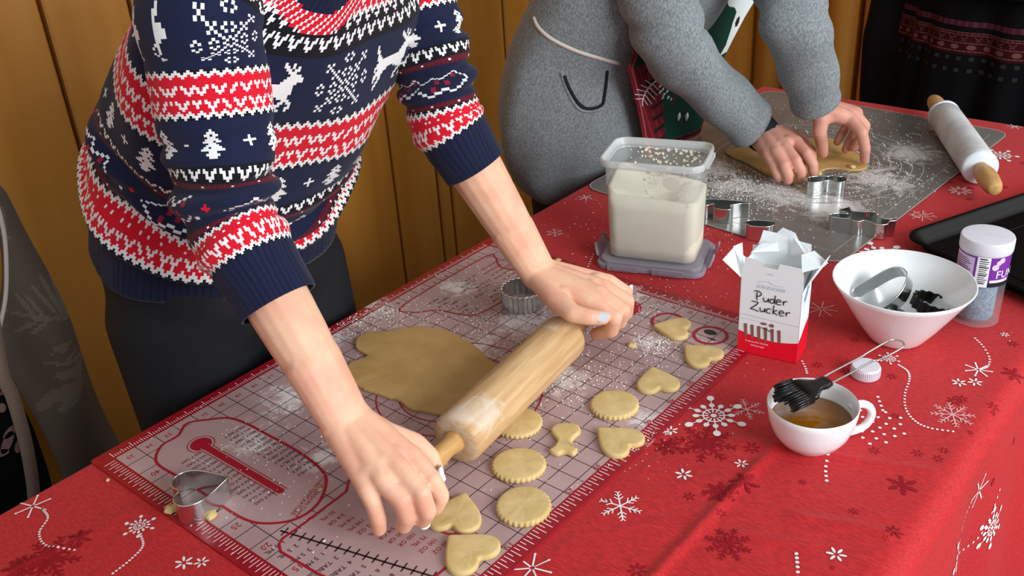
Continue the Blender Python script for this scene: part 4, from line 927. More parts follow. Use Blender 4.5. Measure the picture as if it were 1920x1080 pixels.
def redband(c, r, H, seed=0):
    t = tooth(c)
    if r < t: return BLK
    if r < t + 2: return WHITE
    if r >= H - t: return BLK
    if r >= H - t - 2: return WHITE
    k = (r - 4) % 7; row = (r - 4) // 7; cc_ = (c + 3 * row + ((c // 11) * 2)) % 6
    if 0 <= k < 5 and r < H - 5 and cc_ < 5 and abs(cc_ - 2) * 2 in (k, k - 1, k + 1) and abs(cc_ - 2) * 2 >= k - 1: return WHITE
    return REDK
def vrow(c, r, per=6):
    cc_ = c % per
    return cc_ < 5 and 0 <= r < 5 and abs(abs(cc_ - 2) * 2 - r) <= 1
BANDS = [('rib', 24), ('red', 17), ('maroon', 3), ('holly', 19), ('maroon', 3), ('v', 7), ('tree', 20), ('red', 23), ('deer', 26), ('v2', 10), ('red', 22), ('tree', 20), ('red', 23), ('deer', 30)]
def stitch(c, r, rib=24):
    r0 = 0
    for nm, h in BANDS:
        if nm == 'rib': h = rib
        if r < r0 + h: break
        r0 += h
    q = r - r0
    if nm == 'rib': return tuple(x * (.62 if c % 3 == 0 else 1.0) for x in NAVY)
    if nm == 'red': return redband(c, q, h)
    if nm == 'maroon': return WHITE if (c % 12 in (0,) and q == 1) else (MAROON if (c + q) % 2 or q == 1 else tuple(x * .6 for x in MAROON))
    if nm == 'holly':
        k = motif(HOLLY, c % 44 - 3, q - 4)
        if k == '#': return WHITE
        if k == 'r': return lin('#9c1c30')
        if (c % 44) in (33, 34, 35) and q in (9, 10, 11) and not ((c % 44) != 34 and q != 10): return REDK
        if (c % 44) in (39, 40) and q in (5, 6): return WHITE
        return NAVY
    if nm == 'v': return WHITE if vrow(c, q - 1) else BLK
    if nm == 'tree':
        k = c % 26
        if motif(TREE, k - 1, q - 3) == '#': return WHITE
        if abs(k - 18) <= 2 and abs(q - 9) <= 2 and (abs(k - 18) < 1 or abs(q - 9) < 1): return WHITE
        return NAVY
    if nm == 'deer':
        k = c % 56
        if motif(DEER, k - 2, q - 5) == '#': return WHITE
        if flake_px(k - 40, q - 13): return WHITE
        return NAVY
    if nm == 'v2': return WHITE if vrow(c, q - 2) or vrow(c + 3, q - 8) else BLK
    return NAVY
def set_faces(o, cols):
    a = o.data.attributes.new('stitch', 'FLOAT_COLOR', 'FACE'); a.data.foreach_set('color', np.array(cols, 'f').ravel())
def knit_tube(name, path, rows, ncol, parent, disp, fit=None, rib=24, col_off=0, start=0, lateral=None, mirror=False, rowh=None):
    """path rows: x,y,z,a,b  (a across, b front-back); one face per stitch"""
    rh = rowh or (lambda r: 1.); cum = [0]
    for r in range(rows): cum.append(cum[-1] + rh(r))
    base = smooth_path(path, 200); 
    L = [0]
    for i in range(1, 200): L.append(L[-1] + np.linalg.norm(base[i][:3] - base[i - 1][:3]))
    P = []
    for c_ in cum:
        s_ = c_ / cum[-1] * L[-1]; i = min(198, int(np.searchsorted(L, s_, side='right')) - 1); i = max(0, i); t = (s_ - L[i]) / max(1e-9, L[i + 1] - L[i]); P.append(base[i] * (1 - t) + base[i + 1] * t)
    V = []
    for j, p_ in enumerate(P):
        T_ = Vector(P[min(j + 2, rows)][:3] - P[max(j - 2, 0)][:3]).normalized(); la = Vector(lateral); la = (la - T_ * la.dot(T_)).normalized(); fr = la.cross(T_)
        if mirror: fr = -fr
        for i in range(ncol):
            th_ = 2 * math.pi * i / ncol; ca, sa = math.cos(th_), math.sin(th_); e = disp(th_, j / rows, j)
            V.append(Vector(p_[:3]) + la * (ca * (p_[3] + e)) + fr * (sa * (p_[4] + e)) + T_ * 0)
    F_ = grid_faces(ncol, rows + 1, True); mb = MB(); mb.add(V, F_); o = mb.build(name, knit); cols = []
    for j in range(rows):
        for i in range(ncol): cols.append((*stitch(i + col_off, j + start, rib), 1))
    set_faces(o, cols); keep(o, parent); sol = o.modifiers.new('thickness', 'SOLIDIFY'); sol.thickness = .0022; sol.offset = -1
    return o

from mathutils.bvhtree import BVHTree
def cast(o, u, v, off=.001):
    """point and normal of object o under a sight line (used to lay small things onto a built surface)"""
    if o.name not in TREES:
        me = o.data; TREES[o.name] = BVHTree.FromPolygons([w_.co[:] for w_ in me.vertices], [tuple(p_.vertices) for p_ in me.polygons])
    d = Vector(RF + RX * (u - 960) / FOC + RD * (v - 540) / FOC).normalized(); h_, n_r, i_, l_ = TREES[o.name].ray_cast(Vector(CAM), d)
    if h_ is None: return None, None
    if n_r.dot(d) > 0: n_r = -n_r
    return h_ + n_r * off, n_r
TREES = {}

# ------------------------------------------------------------------ the baker
WL = (-.17, .27, 0)
baker = thing('person', 'person in red, white and navy patterned sweater rolling dough with both hands', 'person', WL)
sh_n, el_n, wr_n = V3(.113, .160, 1.238), A3(428, 405, 1.045), A3(650, 792, .862)
sh_f, el_f, wr_f = V3(.100, .448, 1.232), A3(836, 225, 1.055), A3(1010, 512, .852)
# near (right) hand closed over the near handle
Hn = [[(A3(775, 862, .833), .0118), (A3(812, 903, .823), .0098), (A3(826, 930, .803), .0092), (A3(816, 952, .786), .0084)],
      [(A3(746, 878, .839), .0120), (A3(789, 925, .826), .0100), (A3(801, 958, .804), .0094), (A3(792, 975, .784), .0086)],
      [(A3(716, 897, .837), .0116), (A3(752, 938, .822), .0096), (A3(763, 968, .799), .0092), (A3(757, 986, .781), .0084)],
      [(A3(688, 914, .829), .0108), (A3(700, 944, .815), .0088), (A3(709, 974, .793), .0084), (A3(711, 992, .778), .0076)]]
Tn = [(A3(722, 815, .842), .0140), (A3(778, 832, .828), .0115), (A3(806, 856, .815), .0100), (A3(819, 886, .797), .0082)]
def tendons(W, F, z=.0035):
    out = []
    for f in F[:3]:
        k = np.array(f[0][0]); W = np.array(W); out.append((W * .35 + k * .65 + V3(0, 0, .0100), .0030, k + V3(0, 0, .0080), .0048))
    for f in F: out.append((np.array(f[1][0]) + V3(.0005, 0, .001), f[1][1] * .98, np.array(f[1][0]) + V3(.0005, 0, .001), f[1][1] * .98))
    return out
arm_n = chain([(el_n, .0340), (el_n * .7 + wr_n * .3, .0350), (el_n * .4 + wr_n * .6, .0315), (el_n * .12 + wr_n * .88, .0252), (wr_n, .0205)])
Sn = hand(wr_n, Hn, Tn, extra=tendons(wr_n, Hn)) + arm_n + [((el_n * .3 + wr_n * .7) + V3(.004, -.008, 0), .024, wr_n + V3(0, -.008, 0), .0185), ((el_n * .3 + wr_n * .7) + V3(0, .008, 0), .024, wr_n + V3(0, .008, 0), .0185)]
# far (left) hand, thumb towards the barrel
Hf = [[(A3(1108, 568, .836), .0120), (A3(1152, 596, .824), .0100), (A3(1146, 620, .800), .0095), (A3(1118, 626, .785), .0086)],
      [(A3(1124, 552, .841), .0120), (A3(1168, 582, .825), .0100), (A3(1162, 604, .800), .0094), (A3(1140, 610, .785), .0086)],
      [(A3(1134, 540, .839), .0115), (A3(1176, 566, .822), .0096), (A3(1174, 588, .798), .0090), (A3(1154, 596, .784), .0084)],
      [(A3(1140, 528, .833), .0108), (A3(1174, 548, .817), .0088), (A3(1176, 570, .796), .0084), (A3(1160, 580, .783), .0078)]]
Tf = [(A3(1042, 562, .843), .0140), (A3(1075, 588, .838), .0118), (A3(1102, 594, .836), .0105), (A3(1130, 596, .832), .0092)]
arm_f = chain([(el_f, .0340), (el_f * .7 + wr_f * .3, .0345), (el_f * .4 + wr_f * .6, .0300), (el_f * .12 + wr_f * .88, .0245), (wr_f, .021)])
Sf = hand(wr_f, Hf, Tf, extra=tendons(wr_f, Hf)) + arm_f + [(el_f * .3 + wr_f * .7 + V3(0, .007, 0), .024, wr_f + V3(0, .007, 0), .0185), (el_f * .3 + wr_f * .7 - V3(0, .007, 0), .024, wr_f - V3(0, .007, 0), .0185)]
def body_core(hips, chest, neck, head, sh, el, feet, knees, hr=.115, F=(1, 0, 0)):
    F = np.array(F, float)
    hips, chest, neck, head = map(np.array, (hips, chest, neck, head)); S_ = []
    lat = np.array(sh[1]) - np.array(sh[0]); lat /= np.linalg.norm(lat)
    for k in (-1, 1):
        S_ += chain([(hips + lat * k * .055, hr), (chest * .5 + hips * .5 + lat * k * .045 - V3(.02, 0, 0), .078), (chest + lat * k * .06, .076), (neck * .45 + chest * .55 + lat * k * .06, .06)])
    S_ += [(chest, .075, neck, .050), (neck, .05, head - V3(0, 0, .05), .052), (head, .074, head + V3(0, 0, .045) + F * .005, .080), (head + F * .052 + V3(0, 0, -.068), .026, head + F * .036, .052), (head + F * .094 + V3(0, 0, -.022), .011, head + F * .080 + V3(0, 0, .018), .008)]
    S_ += [(head + lat * k * .078 - F * .005 - V3(0, 0, .012), .010, head + lat * k * .082 - F * .010 + V3(0, 0, .015), .013) for k in (-1, 1)]
    for k in (0, 1):
        sg = -1 if k == 0 else 1
        S_ += chain([(neck * .3 + chest * .7 + lat * sg * .10, .055), (np.array(sh[k]), .050), (np.array(sh[k]) * .5 + np.array(el[k]) * .5, .037), (np.array(el[k]), .033)])
        S_ += chain([(hips + lat * sg * .075 - V3(0, 0, .04), .088), (np.array(knees[k]), .056), (np.array(feet[k]) + V3(0, 0, .09), .038)])
        S_ += [(np.array(feet[k]) - F * .02 + V3(0, 0, .04), .036, np.array(feet[k]) + F * .13 + V3(0, 0, .03), .026)]
    return S_
eye_white = mat('eye_white', '#e8e2dc', .2); iris_m = mat('iris', '#3a2a1c', .2); lip_m = mat('lips', '#b06a60', .5)
def face_and_hair(root, head, F, lat, hm):
    bd = [c_ for c_ in root.children if c_.name.startswith('body')][0]; me = bd.data; tr = BVHTree.FromPolygons([q_.co[:] for q_ in me.vertices], [tuple(q_.vertices) for q_ in me.polygons])
    head = np.array(head, float); F = np.array(F, float); lat = np.array(lat, float)
    def hit(a, z): 
        h_ = tr.ray_cast(Vector(head + F * .4 + lat * a + V3(0, 0, z)), Vector(-F))[0]; return np.array(h_) if h_ else head + F * .08 + lat * a + V3(0, 0, z)
    for k_ in (-1, 1):
        c_ = hit(k_ * .030, .018)
        for nm, m_, r_, d_ in (('eyeball', eye_white, .0115, -.0075), ('iris', iris_m, .0062, -.0012)):
            b_ = bmesh.new(); bmesh.ops.create_uvsphere(b_, u_segments=16, v_segments=10, radius=r_)
            for q_ in b_.verts: q_.co += Vector(c_ + F * d_ + V3(0, 0, -.001 if nm == 'iris' else 0))
            me_ = bpy.data.meshes.new(nm); b_.to_mesh(me_); b_.free(); me_.materials.append(m_); me_.polygons.foreach_set('use_smooth', [True] * len(me_.polygons)); o_ = bpy.data.objects.new(nm, me_); COL.objects.link(o_); keep(o_, root)
        q_ = MB(); tube(q_, [hit(k_ * (.014 + .009 * i), .038 + .004 * math.sin(i * .8)) for i in range(5)], [.0012, .0022, .0024, .002, .001], 6); keep(q_.build('eyebrow', hm), root)
    q_ = MB(); tube(q_, [hit(-.024 + .006 * i, -.050 - .003 * math.sin(i * math.pi / 8)) for i in range(9)], [.0012, .003, .0042, .0046, .0044, .0046, .0042, .003, .0012], 8); keep(q_.build('lips', lip_m), root)
    q_ = MB(); v = []; n_ = 40
    for j in range(16):
        for i in range(n_):
            t_ = 2 * math.pi * i / n_; fr = max(0, math.cos(t_)); ph = math.pi * (.74 - .42 * min(1, fr * 1.5)) * j / 15; w_ = 1 + .03 * math.sin(9 * t_)
            v.append(head + V3(0, 0, .030) + F * (-.010 + .098 * math.sin(ph) * math.cos(t_) * w_) + lat * (.094 * math.sin(ph) * math.sin(t_) * w_) + V3(0, 0, .106 * math.cos(ph) if ph < 1.57 else .125 * math.cos(ph)))
    q_.add(v, grid_faces(n_, 16, True)); h_ = keep(q_.build('hair', hm), root); sl_ = h_.modifiers.new('t', 'SOLIDIFY'); sl_.thickness = .008; sl_.offset = -1
feet_b = [V3(-.20, .17, 0), V3(-.16, .40, 0)]; knees_b = [V3(-.13, .185, .46), V3(-.115, .385, .46)]
core = body_core((-.155, .284, .86), (-.01, .285, 1.10), (.155, .295, 1.30), (.235, .30, 1.42), (sh_n, sh_f), (el_n, el_f), feet_b, knees_b, .088)
core = [c for c in core]
mb = MB()
for S_, vx in ((core, .012), (Sn, .0019), (Sf, .0019)):
    v, f = union_mesh(S_, vx, 5 if vx < .005 else 4); mb.add(v, f)
body = keep(mb.build('body', skin), baker)
nail(baker, A3(822, 889, .802) + V3(.006, .002, .0035), A3(822, 900, .790) - A3(808, 860, .815), (.6, .55, .55), .016, .0125, nail_white)
hh, hn = cast(body, 1126, 590, .0006); nail(baker, hh, A3(1134, 597, .832) - A3(1104, 590, .832), hn, .021, .0155, nail_white)
for q_ in (): pass
nail(baker, A3(794, 979, .780) + V3(.004, 0, -.001), (0, 0, -1), (1, -.3, .1), .011, .0115, nail_white)
nail(baker, A3(1178, 546, .812) + V3(.004, .004, .004), (.2, -.3, -.8), (.7, .3, .5), .009, .009, nail_white)
face_and_hair(baker, (.235, .30, 1.42), (1, 0, 0), (0, 1, 0), hair_m)
# trousers
def trousers(parent, hips, knees, feet, lat, m, hz, w=.185, dpt=.128):
    S_ = []; hips = np.array(hips); lat = np.array(lat, float)
    for k in (-1, 1): S_.append((hips + lat * k * (w - dpt) + V3(0, 0, hz), dpt, hips + lat * k * (w - dpt) + V3(0, 0, -.04), dpt * .98))
    for k in (0, 1):
        sg = -1 if k == 0 else 1; S_ += chain([(hips + lat * sg * .082 - V3(0, 0, .05), .100), (np.array(knees[k]) * .5 + hips * .5 + lat * sg * .042 - V3(0, 0, .02), .088), (np.array(knees[k]), .070), (np.array(feet[k]) + V3(0, 0, .13), .058)])
    v, f = union_mesh(S_, .009, 6); q = MB(); q.add(v, f); return keep(q.build('trousers', m), parent)
trousers(baker, (-.150, .284, .86), knees_b, feet_b, (0, 1, 0), navy_trs, .06, .168, .112)
for k in (0, 1):
    q = MB(); v, f = union_mesh([(feet_b[k] + V3(-.03, 0, .045), .042, feet_b[k] + V3(.06, 0, .040), .042), (feet_b[k] + V3(.06, 0, .04), .042, feet_b[k] + V3(.15, 0, .032), .032)], .008, 3); q.add(v, f); keep(q.build('shoe', black_cloth), baker)
# the sweater: torso and two pushed-up sleeves, one face per stitch
def fold(th_, s_, j):
    e = .0035 * math.sin(3 * th_ + 9 * s_) + .0025 * math.sin(7 * th_ - 14 * s_ + 1)
    b = math.exp(-((s_ - .27) / .11) ** 2); e += b * (.0075 * math.sin(46 * s_ + 2.2 * math.cos(th_ - .8) + 1) + .004 * math.sin(80 * s_ + 3 * math.sin(2 * th_)))
    e += .010 * math.exp(-((s_ - .145) / .022) ** 2) - .004 * math.exp(-((s_ - .06) / .05) ** 2)
    return e + (.0008 if int(th_ * 40) % 2 and j < 24 else 0)
def rh_t(r): return 1.5 if r < 24 else (.95 if r < 41 else (.66 if r < 73 else (.9 if r < 93 else 1.08)))
torso = [(-.150, .284, .893, .174, .126), (-.132, .284, .938, .176, .130), (-.112, .284, .975, .178, .138), (-.075, .276, 1.025, .163, .136), (-.03, .278, 1.08, .161, .129), (.02, .284, 1.14, .170, .120), (.070, .290, 1.195, .174, .104), (.112, .294, 1.24, .160, .082), (.145, .296, 1.275, .105, .064), (.165, .297, 1.30, .078, .058)]
swt = knit_tube('sweater', torso, 168, 330, baker, fold, lateral=(.06, 1, 0), rowh=rh_t, col_off=14)
c0_, _n = cast(swt, 612, -30); c1_, _n = cast(swt, 612, 26)
if c0_ and c1_:
    R_ = (c1_ - c0_).length; a_ = swt.data.attributes['stitch'].data
    for p_ in swt.data.polygons:
        d_ = (p_.center - c0_).length
        if d_ < R_: a_[p_.index].color = (*[c_ * (.7 if p_.index % 3 == 0 else 1) for c_ in NAVY], 1)
        elif d_ < R_ + .022 : a_[p_.index].color = (*(WHITE if (p_.index % 7 in (0, 3)) else REDK), 1)
q = MB(); tube(q, [(.150, .296, 1.282), (.168, .297, 1.302), (.180, .298, 1.325)], [.066, .062, .060], 36, cap=False); keep(q.build('collar', navy_cuff), baker)
def sfold(amp, c0, w0):
    def g_(th_, s_, j):
        b = math.exp(-((s_ - c0) / w0) ** 2)
        return .0025 * math.sin(2 * th_ + 11 * s_) + b * amp * (math.sin(58 * s_ + 1.6 * math.cos(th_)) + .6 * math.sin(95 * s_ + 2 * math.sin(th_ + 1))) + .005 * math.exp(-((s_ - .19) / .02) ** 2) + (.0006 if int(th_ * 16) % 2 and j < 24 else 0)
    return g_
def rh_s(r): return 1. if r < 24 else (1.0 if r < 76 else (1.0 if r < 96 else .9))
def sl(u, v, z, a): p_ = A3(u, v, z); return (*p_, a, a)
def proj_v(P_):
    d = np.array(P_) - CAM; return 540 + FOC * d.dot(RD) / d.dot(RF)
def mixp(a, b, t): return np.array(a) * (1 - t) + np.array(b) * t
def cuff_t(E_, W_, v):
    t = 0
    while proj_v(mixp(E_, W_, t)) < v: t += .01
    return t
def sleeve(S_, E_, W_, tc, rad, inner):
    pts = [mixp(E_, W_, tc), mixp(E_, W_, tc * .72), mixp(E_, W_, tc * .42), mixp(E_, W_, tc * .06) + V3(-.004, 0, .008), mixp(E_, S_, .30), mixp(E_, S_, .55), mixp(E_, S_, .80), np.array(S_), np.array(inner)]
    return [(*p_, r_, r_) for p_, r_ in zip(pts, rad)]
tn_, tf_ = cuff_t(el_n, wr_n, 570), cuff_t(el_f, wr_f, 314)
near_sl = sleeve(sh_n, el_n, wr_n, tn_, [.0365, .0385, .0430, .0475, .0500, .0530, .0570, .062, .05], (.10, .20, 1.262))
far_sl = sleeve(sh_f, el_f, wr_f, tf_, [.0350, .0375, .0410, .0440, .0440, .0445, .0470, .054, .05], (.112, .40, 1.25))
knit_tube('sweater_sleeve', near_sl, 166, 124, baker, sfold(.0048, .36, .13), lateral=(.3, -1, .2), rowh=rh_s, col_off=50)
knit_tube('sweater_sleeve', far_sl, 150, 108, baker, sfold(.0045, .42, .16), lateral=(.3, -1, .2), rowh=rh_s, col_off=5)

# ------------------------------------------------------------------ the person in grey at the far mat
helper = thing('person', 'person in grey sweatshirt and dark green printed apron bending over the grey mat', 'person', (-.15, 1.18, 0))
W2n, E2n, S2n = A3(1425, 247, .812), A3(1262, 95, 1.0), V3(.06, .985, 1.22)
W2f, E2f, S2f = A3(1532, 200, .862), A3(1492, 40, 1.03), V3(.09, 1.33, 1.22)
H2 = [[(A3(1493, 268, .806), .0120), (A3(1512, 288, .797), .0102), (A3(1524, 308, .780), .0096), (A3(1525, 324, .765), .0086)],
      [(A3(1474, 280, .808), .0122), (A3(1492, 302, .797), .0104), (A3(1502, 322, .779), .0096), (A3(1501, 334, .766), .0088)],
      [(A3(1456, 288, .806), .0118), (A3(1470, 310, .794), .0100), (A3(1478, 328, .777), .0094), (A3(1478, 338, .766), .0086)],
      [(A3(1440, 292, .800), .0108), (A3(1452, 312, .788), .0092), (A3(1458, 328, .774), .0086), (A3(1460, 334, .766), .0080)]]
T2 = [(A3(1470, 250, .802), .0140), (A3(1500, 262, .792), .0118), (A3(1518, 282, .778), .0108), (A3(1522, 300, .766), .0094)]
H3 = [[(A3(1592, 222, .842), .0120), (A3(1616, 250, .826), .0104), (A3(1622, 278, .796), .0096), (A3(1621, 300, .766), .0084)],
      [(A3(1602, 216, .838), .0118), (A3(1622, 236, .820), .0100), (A3(1612, 262, .794), .0094), (A3(1600, 276, .776), .0086)],
      [(A3(1606, 212, .832), .0112), (A3(1612, 234, .806), .0096), (A3(1596, 262, .786), .0090), (A3(1586, 280, .768), .0082)],
      [(A3(1600, 210, .826), .0104), (A3(1590, 232, .800), .0088), (A3(1576, 256, .784), .0084), (A3(1570, 266, .774), .0078)]]
T3 = [(A3(1540, 224, .846), .0140), (A3(1537, 246, .826), .0122), (A3(1541, 270, .796), .0110), (A3(1543, 288, .772), .0094)]
a2n = chain([(E2n, .040), (mixp(E2n, W2n, .5), .034), (mixp(E2n, W2n, .9), .027), (W2n, .0245)]); a2f = chain([(E2f, .040), (mixp(E2f, W2f, .5), .034), (mixp(E2f, W2f, .9), .027), (W2f, .0245)])
S2 = hand(W2n, H2, T2, wr=.0215, palm=.0135, extra=tendons(W2n, H2)) + a2n; S3 = hand(W2f, H3, T3, wr=.0215, palm=.0135) + a2f
ft2 = [V3(-.22, 1.08, 0), V3(-.20, 1.32, 0)]; kn2 = [V3(-.16, 1.10, .46), V3(-.15, 1.28, .46)]
core2 = body_core((-.16, 1.18, .86), (-.01, 1.16, 1.10), (.13, 1.16, 1.30), (.21, 1.17, 1.42), (S2n, S2f), (E2n, E2f), ft2, kn2, .10)
mb = MB()
for S_, vx in ((core2, .013), (S2, .0022), (S3, .0022)):
    v, f = union_mesh(S_, vx, 5 if vx < .005 else 4); mb.add(v, f)
keep(mb.build('body', skin2), helper)
nail(helper, A3(1543, 285, .774) + V3(.005, -.006, .003), (0, .05, -1), (.5, -.8, .3), .013, .011, nail_pink)
nail(helper, A3(1479, 334, .770) + V3(.004, -.006, .004), (.3, -.1, -.9), (.6, -.6, .4), .011, .010, nail_pink)
face_and_hair(helper, (.21, 1.17, 1.42), (1, 0, 0), (0, 1, 0), mat('grey_hair', '#6a625a', .6, noise=40, col2='#807870', stretch=(8, 8, 1)))
trousers(helper, (-.17, 1.20, .78), kn2, ft2, (0, 1, 0), navy_trs, .06, .165, .105)
for k in (0, 1):
    q = MB(); v, f = union_mesh([(ft2[k] + V3(-.03, 0, .045), .042, ft2[k] + V3(.06, 0, .040), .042), (ft2[k] + V3(.06, 0, .04), .042, ft2[k] + V3(.15, 0, .032), .032)], .008, 3); q.add(v, f); keep(q.build('shoe', black_cloth), helper)
def loft(name, path, nr, nc, m, parent, disp, lateral, cols=None, cap=False, thick=.003):
    P = smooth_path(path, nr); V = []
    for j, p_ in enumerate(P):
        T_ = Vector(P[min(j + 1, nr - 1)][:3] - P[max(j - 1, 0)][:3]).normalized(); la = Vector(lateral); la = (la - T_ * la.dot(T_)).normalized(); fr = la.cross(T_)
        for i in range(nc):
            th_ = 2 * math.pi * i / nc; e = disp(th_, j / (nr - 1)); V.append(Vector(p_[:3]) + la * (math.cos(th_) * (p_[3] + e)) + fr * (math.sin(th_) * (p_[4] + e)))
    mb_ = MB(); mb_.add(V, grid_faces(nc, nr, True)); o = mb_.build(name, m); keep(o, parent)
    if cols: set_faces(o, [cols(2 * math.pi * i / nc, j / (nr - 1)) for j in range(nr - 1) for i in range(nc)])
    if thick: s_ = o.modifiers.new('thickness', 'SOLIDIFY'); s_.thickness = thick; s_.offset = -1
    return o
# sweatshirt: wide loose body with sagging hem
gpath = [(-.175, 1.185, .680, .085, .075), (-.172, 1.175, .715, .150, .095), (-.165, 1.155, .765, .205, .108), (-.145, 1.145, .83, .232, .130), (-.12, 1.145, .91, .238, .130), (-.09, 1.148, .98, .230, .128), (-.03, 1.155, 1.07, .225, .130), (.03, 1.16, 1.15, .205, .115), (.09, 1.16, 1.22, .17, .09), (.13, 1.16, 1.27, .09, .06), (.145, 1.16, 1.295, .07, .055)]
def gdisp(th_, s_):
    e = .006 * math.sin(3 * th_ + 4 * s_ + 1) + .007 * math.sin(5 * th_ - 6 * s_) * (1 - s_) + .003 * math.sin(11 * th_ + 9 * s_) * (1 - s_)
    return e
gb = loft('sweatshirt', gpath, 80, 120, grey_sweat, helper, gdisp, (0, 1, 0))
def gsl(rad, S_, E_, W_, tc, inner): return sleeve(S_, E_, W_, tc, rad, inner)
def gfold(ph):
    return lambda th_, s_: .003 * math.sin(2 * th_ + 9 * s_ + ph) + .0045 * math.exp(-((s_ - .42) / .10) ** 2) * math.sin(60 * s_ + 2 * math.cos(th_ + ph)) + .002 * math.sin(30 * s_ + 3 * math.sin(th_)) * (s_ < .4)
tg = cuff_t(E2n, W2n, 228); th2 = cuff_t(E2f, W2f, 186)
loft('sleeve', gsl([.0430, .0455, .0480, .0520, .0560, .0600, .064, .070, .06], S2n, E2n, W2n, tg, (.08, 1.08, 1.25)), 70, 48, grey_sweat, helper, gfold(0), (.3, -1, .2))
loft('sleeve', gsl([.0440, .0450, .0455, .0480, .0500, .0540, .060, .066, .06], S2f, E2f, W2f, th2, (.09, 1.24, 1.25)), 70, 48, grey_sweat, helper, gfold(2), (.3, -1, .2))
for (E_, W_, t0, t1, r_) in ((E2n, W2n, tg - .06, tg + .20, .0355), (E2f, W2f, th2 - .05, th2 + .035, .0395)):
    q = MB(); tube(q, [mixp(E_, W_, t0 + (t1 - t0) * k / 5) for k in range(6)], [r_ * (1 - .02 * k) for k in range(6)], 36, cap=False); o = keep(q.build('shirt_cuff', navy_cuff), helper); s_ = o.modifiers.new('t', 'SOLIDIFY'); s_.thickness = .002
# surface of the sweatshirt front / side, for things worn over it
GP = smooth_path(gpath, 200)
def gsurf(th_, z, off=.006):
    p_ = min(GP, key=lambda g_: abs(g_[2] - z)); e = off
    return Vector((p_[0] + math.sin(th_) * (p_[4] + e), p_[1] - math.cos(th_) * (p_[3] + e), z))
# the apron: waist tape round the back, printed skirt and bib in front
def gray(u, v, off=.004):
    """point where the sight line meets the near half of the sweatshirt"""
    d = RF + RX * (u - 960) / FOC + RD * (v - 540) / FOC; k = .9
    while k < 2.6:
        q_ = CAM + d * k; p_ = GP[int(np.argmin([abs(g_[2] - q_[2]) for g_ in GP[::4]])) * 4]
        if ((q_[0] - p_[0]) / (p_[4] + off)) ** 2 + ((q_[1] - p_[1]) / (p_[3] + off)) ** 2 < 1: return Vector(q_)
        k += .004
    return None
def on_body(pts, n, r, name, m, off=.004):
    P = [cast(gb, u, v, off)[0] for u, v in smooth2(pts, n, False)]; P = [x for x in P if x is not None]
    q = MB(); tube(q, P, r, 8); return keep(q.build(name, m), helper)
on_body([(1003, 33), (1012, 52), (1035, 72), (1080, 94), (1125, 108), (1162, 118)], 40, .0045, 'waist_tape', tie_cream, .001)
on_body([(1052, 133), (1062, 165), (1080, 198), (1102, 208), (1130, 200), (1137, 172), (1142, 128)], 50, .0040, 'pocket_edge', grey_sweat, .001)
on_body([(1058, 140), (1068, 166), (1084, 192), (1103, 202), (1127, 195), (1133, 172), (1138, 130)], 50, .0030, 'pocket_opening', navy_cuff, .0032)
PLAID, GREEN, CREAM = lin('#6e1a24'), lin('#123c30'), lin('#e4ecea')
def interp(x, T_): 
    for (a, va), (b, vb) in zip(T_[:-1], T_[1:]):
        if x <= b: t = max(0, (x - a) / (b - a)); return va + (vb - va) * t
    return T_[-1][1]
def body_front(y, z):
    g_ = GP[int(np.argmin([abs(q_[2] - z) for q_ in GP]))]; u_ = (y - g_[1]) / g_[3]
    return g_[0] + g_[4] * math.sqrt(max(0, 1 - u_ * u_))
def apron_pt(s_, t_, off=0.):
    z = .756 + .46 * t_; yl = interp(z, [(.70, 1.13), (.76, 1.105), (.965, .975), (1.0, .985), (1.08, 1.03), (1.22, 1.07)]); yr = interp(z, [(.70, 1.27), (.80, 1.29), (.897, 1.325), (.994, 1.398), (1.22, 1.36)])
    y = yl + (yr - yl) * s_; x = interp(z, [(.70, .016), (.76, .020), (.85, .038), (.965, .062), (1.1, .10), (1.22, .15)]) - .012 * (1 - s_) ** 3 * (z < 1) + .006 * math.sin(9 * s_ + 5 * t_)
    return Vector((max(x, body_front(y, z) + .010) + off, y, z))
reind = [tuple(atx(u, v, .055)[1:]) for u, v in [(1336, -60), (1338, 0), (1345, 9), (1362, 12), (1371, 20), (1369, 50), (1364, 85), (1350, 110), (1372, 96), (1385, 72), (1394, 40), (1410, 0), (1415, -60)]]
nose = tuple(atx(1380, 40, .055)[1:])
NS, NT = 150, 210; ac = []
for j in range(NT - 1):
    for i in range(NS - 1):
        q_ = apron_pt((i + .5) / (NS - 1), (j + .5) / (NT - 1)); y, z = q_.y, q_.z; s_ = i / NS
        edge_ = .30 if z < .96 else .04
        if inside((y, z), reind): c = lin('#3a1c20') if ((y - nose[0]) / .009) ** 2 + ((z - nose[1]) / .010) ** 2 < 1 else CREAM
        elif s_ < edge_ or z < .77:
            c = PLAID; k = int(y * 420 + z * 300) % 9; m_ = int(z * 420) % 11
            if k in (0, 1): c = lin('#8f2a34')
            if m_ in (0, 1, 2) and s_ > .12: c = lin('#2a1c20')
            if i in (4, 5): c = lin('#a85058')
        else:
            c = GREEN
            if noise2(y, z, 42, 3) > .62: c = lin('#4a2a30')
        ac.append((*c, 1))
mb = MB(); mb.add([apron_pt(i / (NS - 1), j / (NT - 1)) for j in range(NT) for i in range(NS)], grid_faces(NS, NT)); ap = mb.build('apron', apron_m); set_faces(ap, ac); keep(ap, helper); s_ = ap.modifiers.new('t', 'SOLIDIFY'); s_.thickness = .0016; s_.offset = 1
def to_apron(u, v):
    h_, n_r = cast(ap, u, v, .0022); return h_ if h_ is not None else Vector(atx(u, v, .03))
mb = MB()
def aline(pts, r): tube(mb, [to_apron(u, v) for u, v in smooth2(pts, max(3, 3 * len(pts)), False)], r, 6)
aline([(1203, 198), (1203, 186), (1210, 170), (1222, 156), (1230, 150)], .0012)
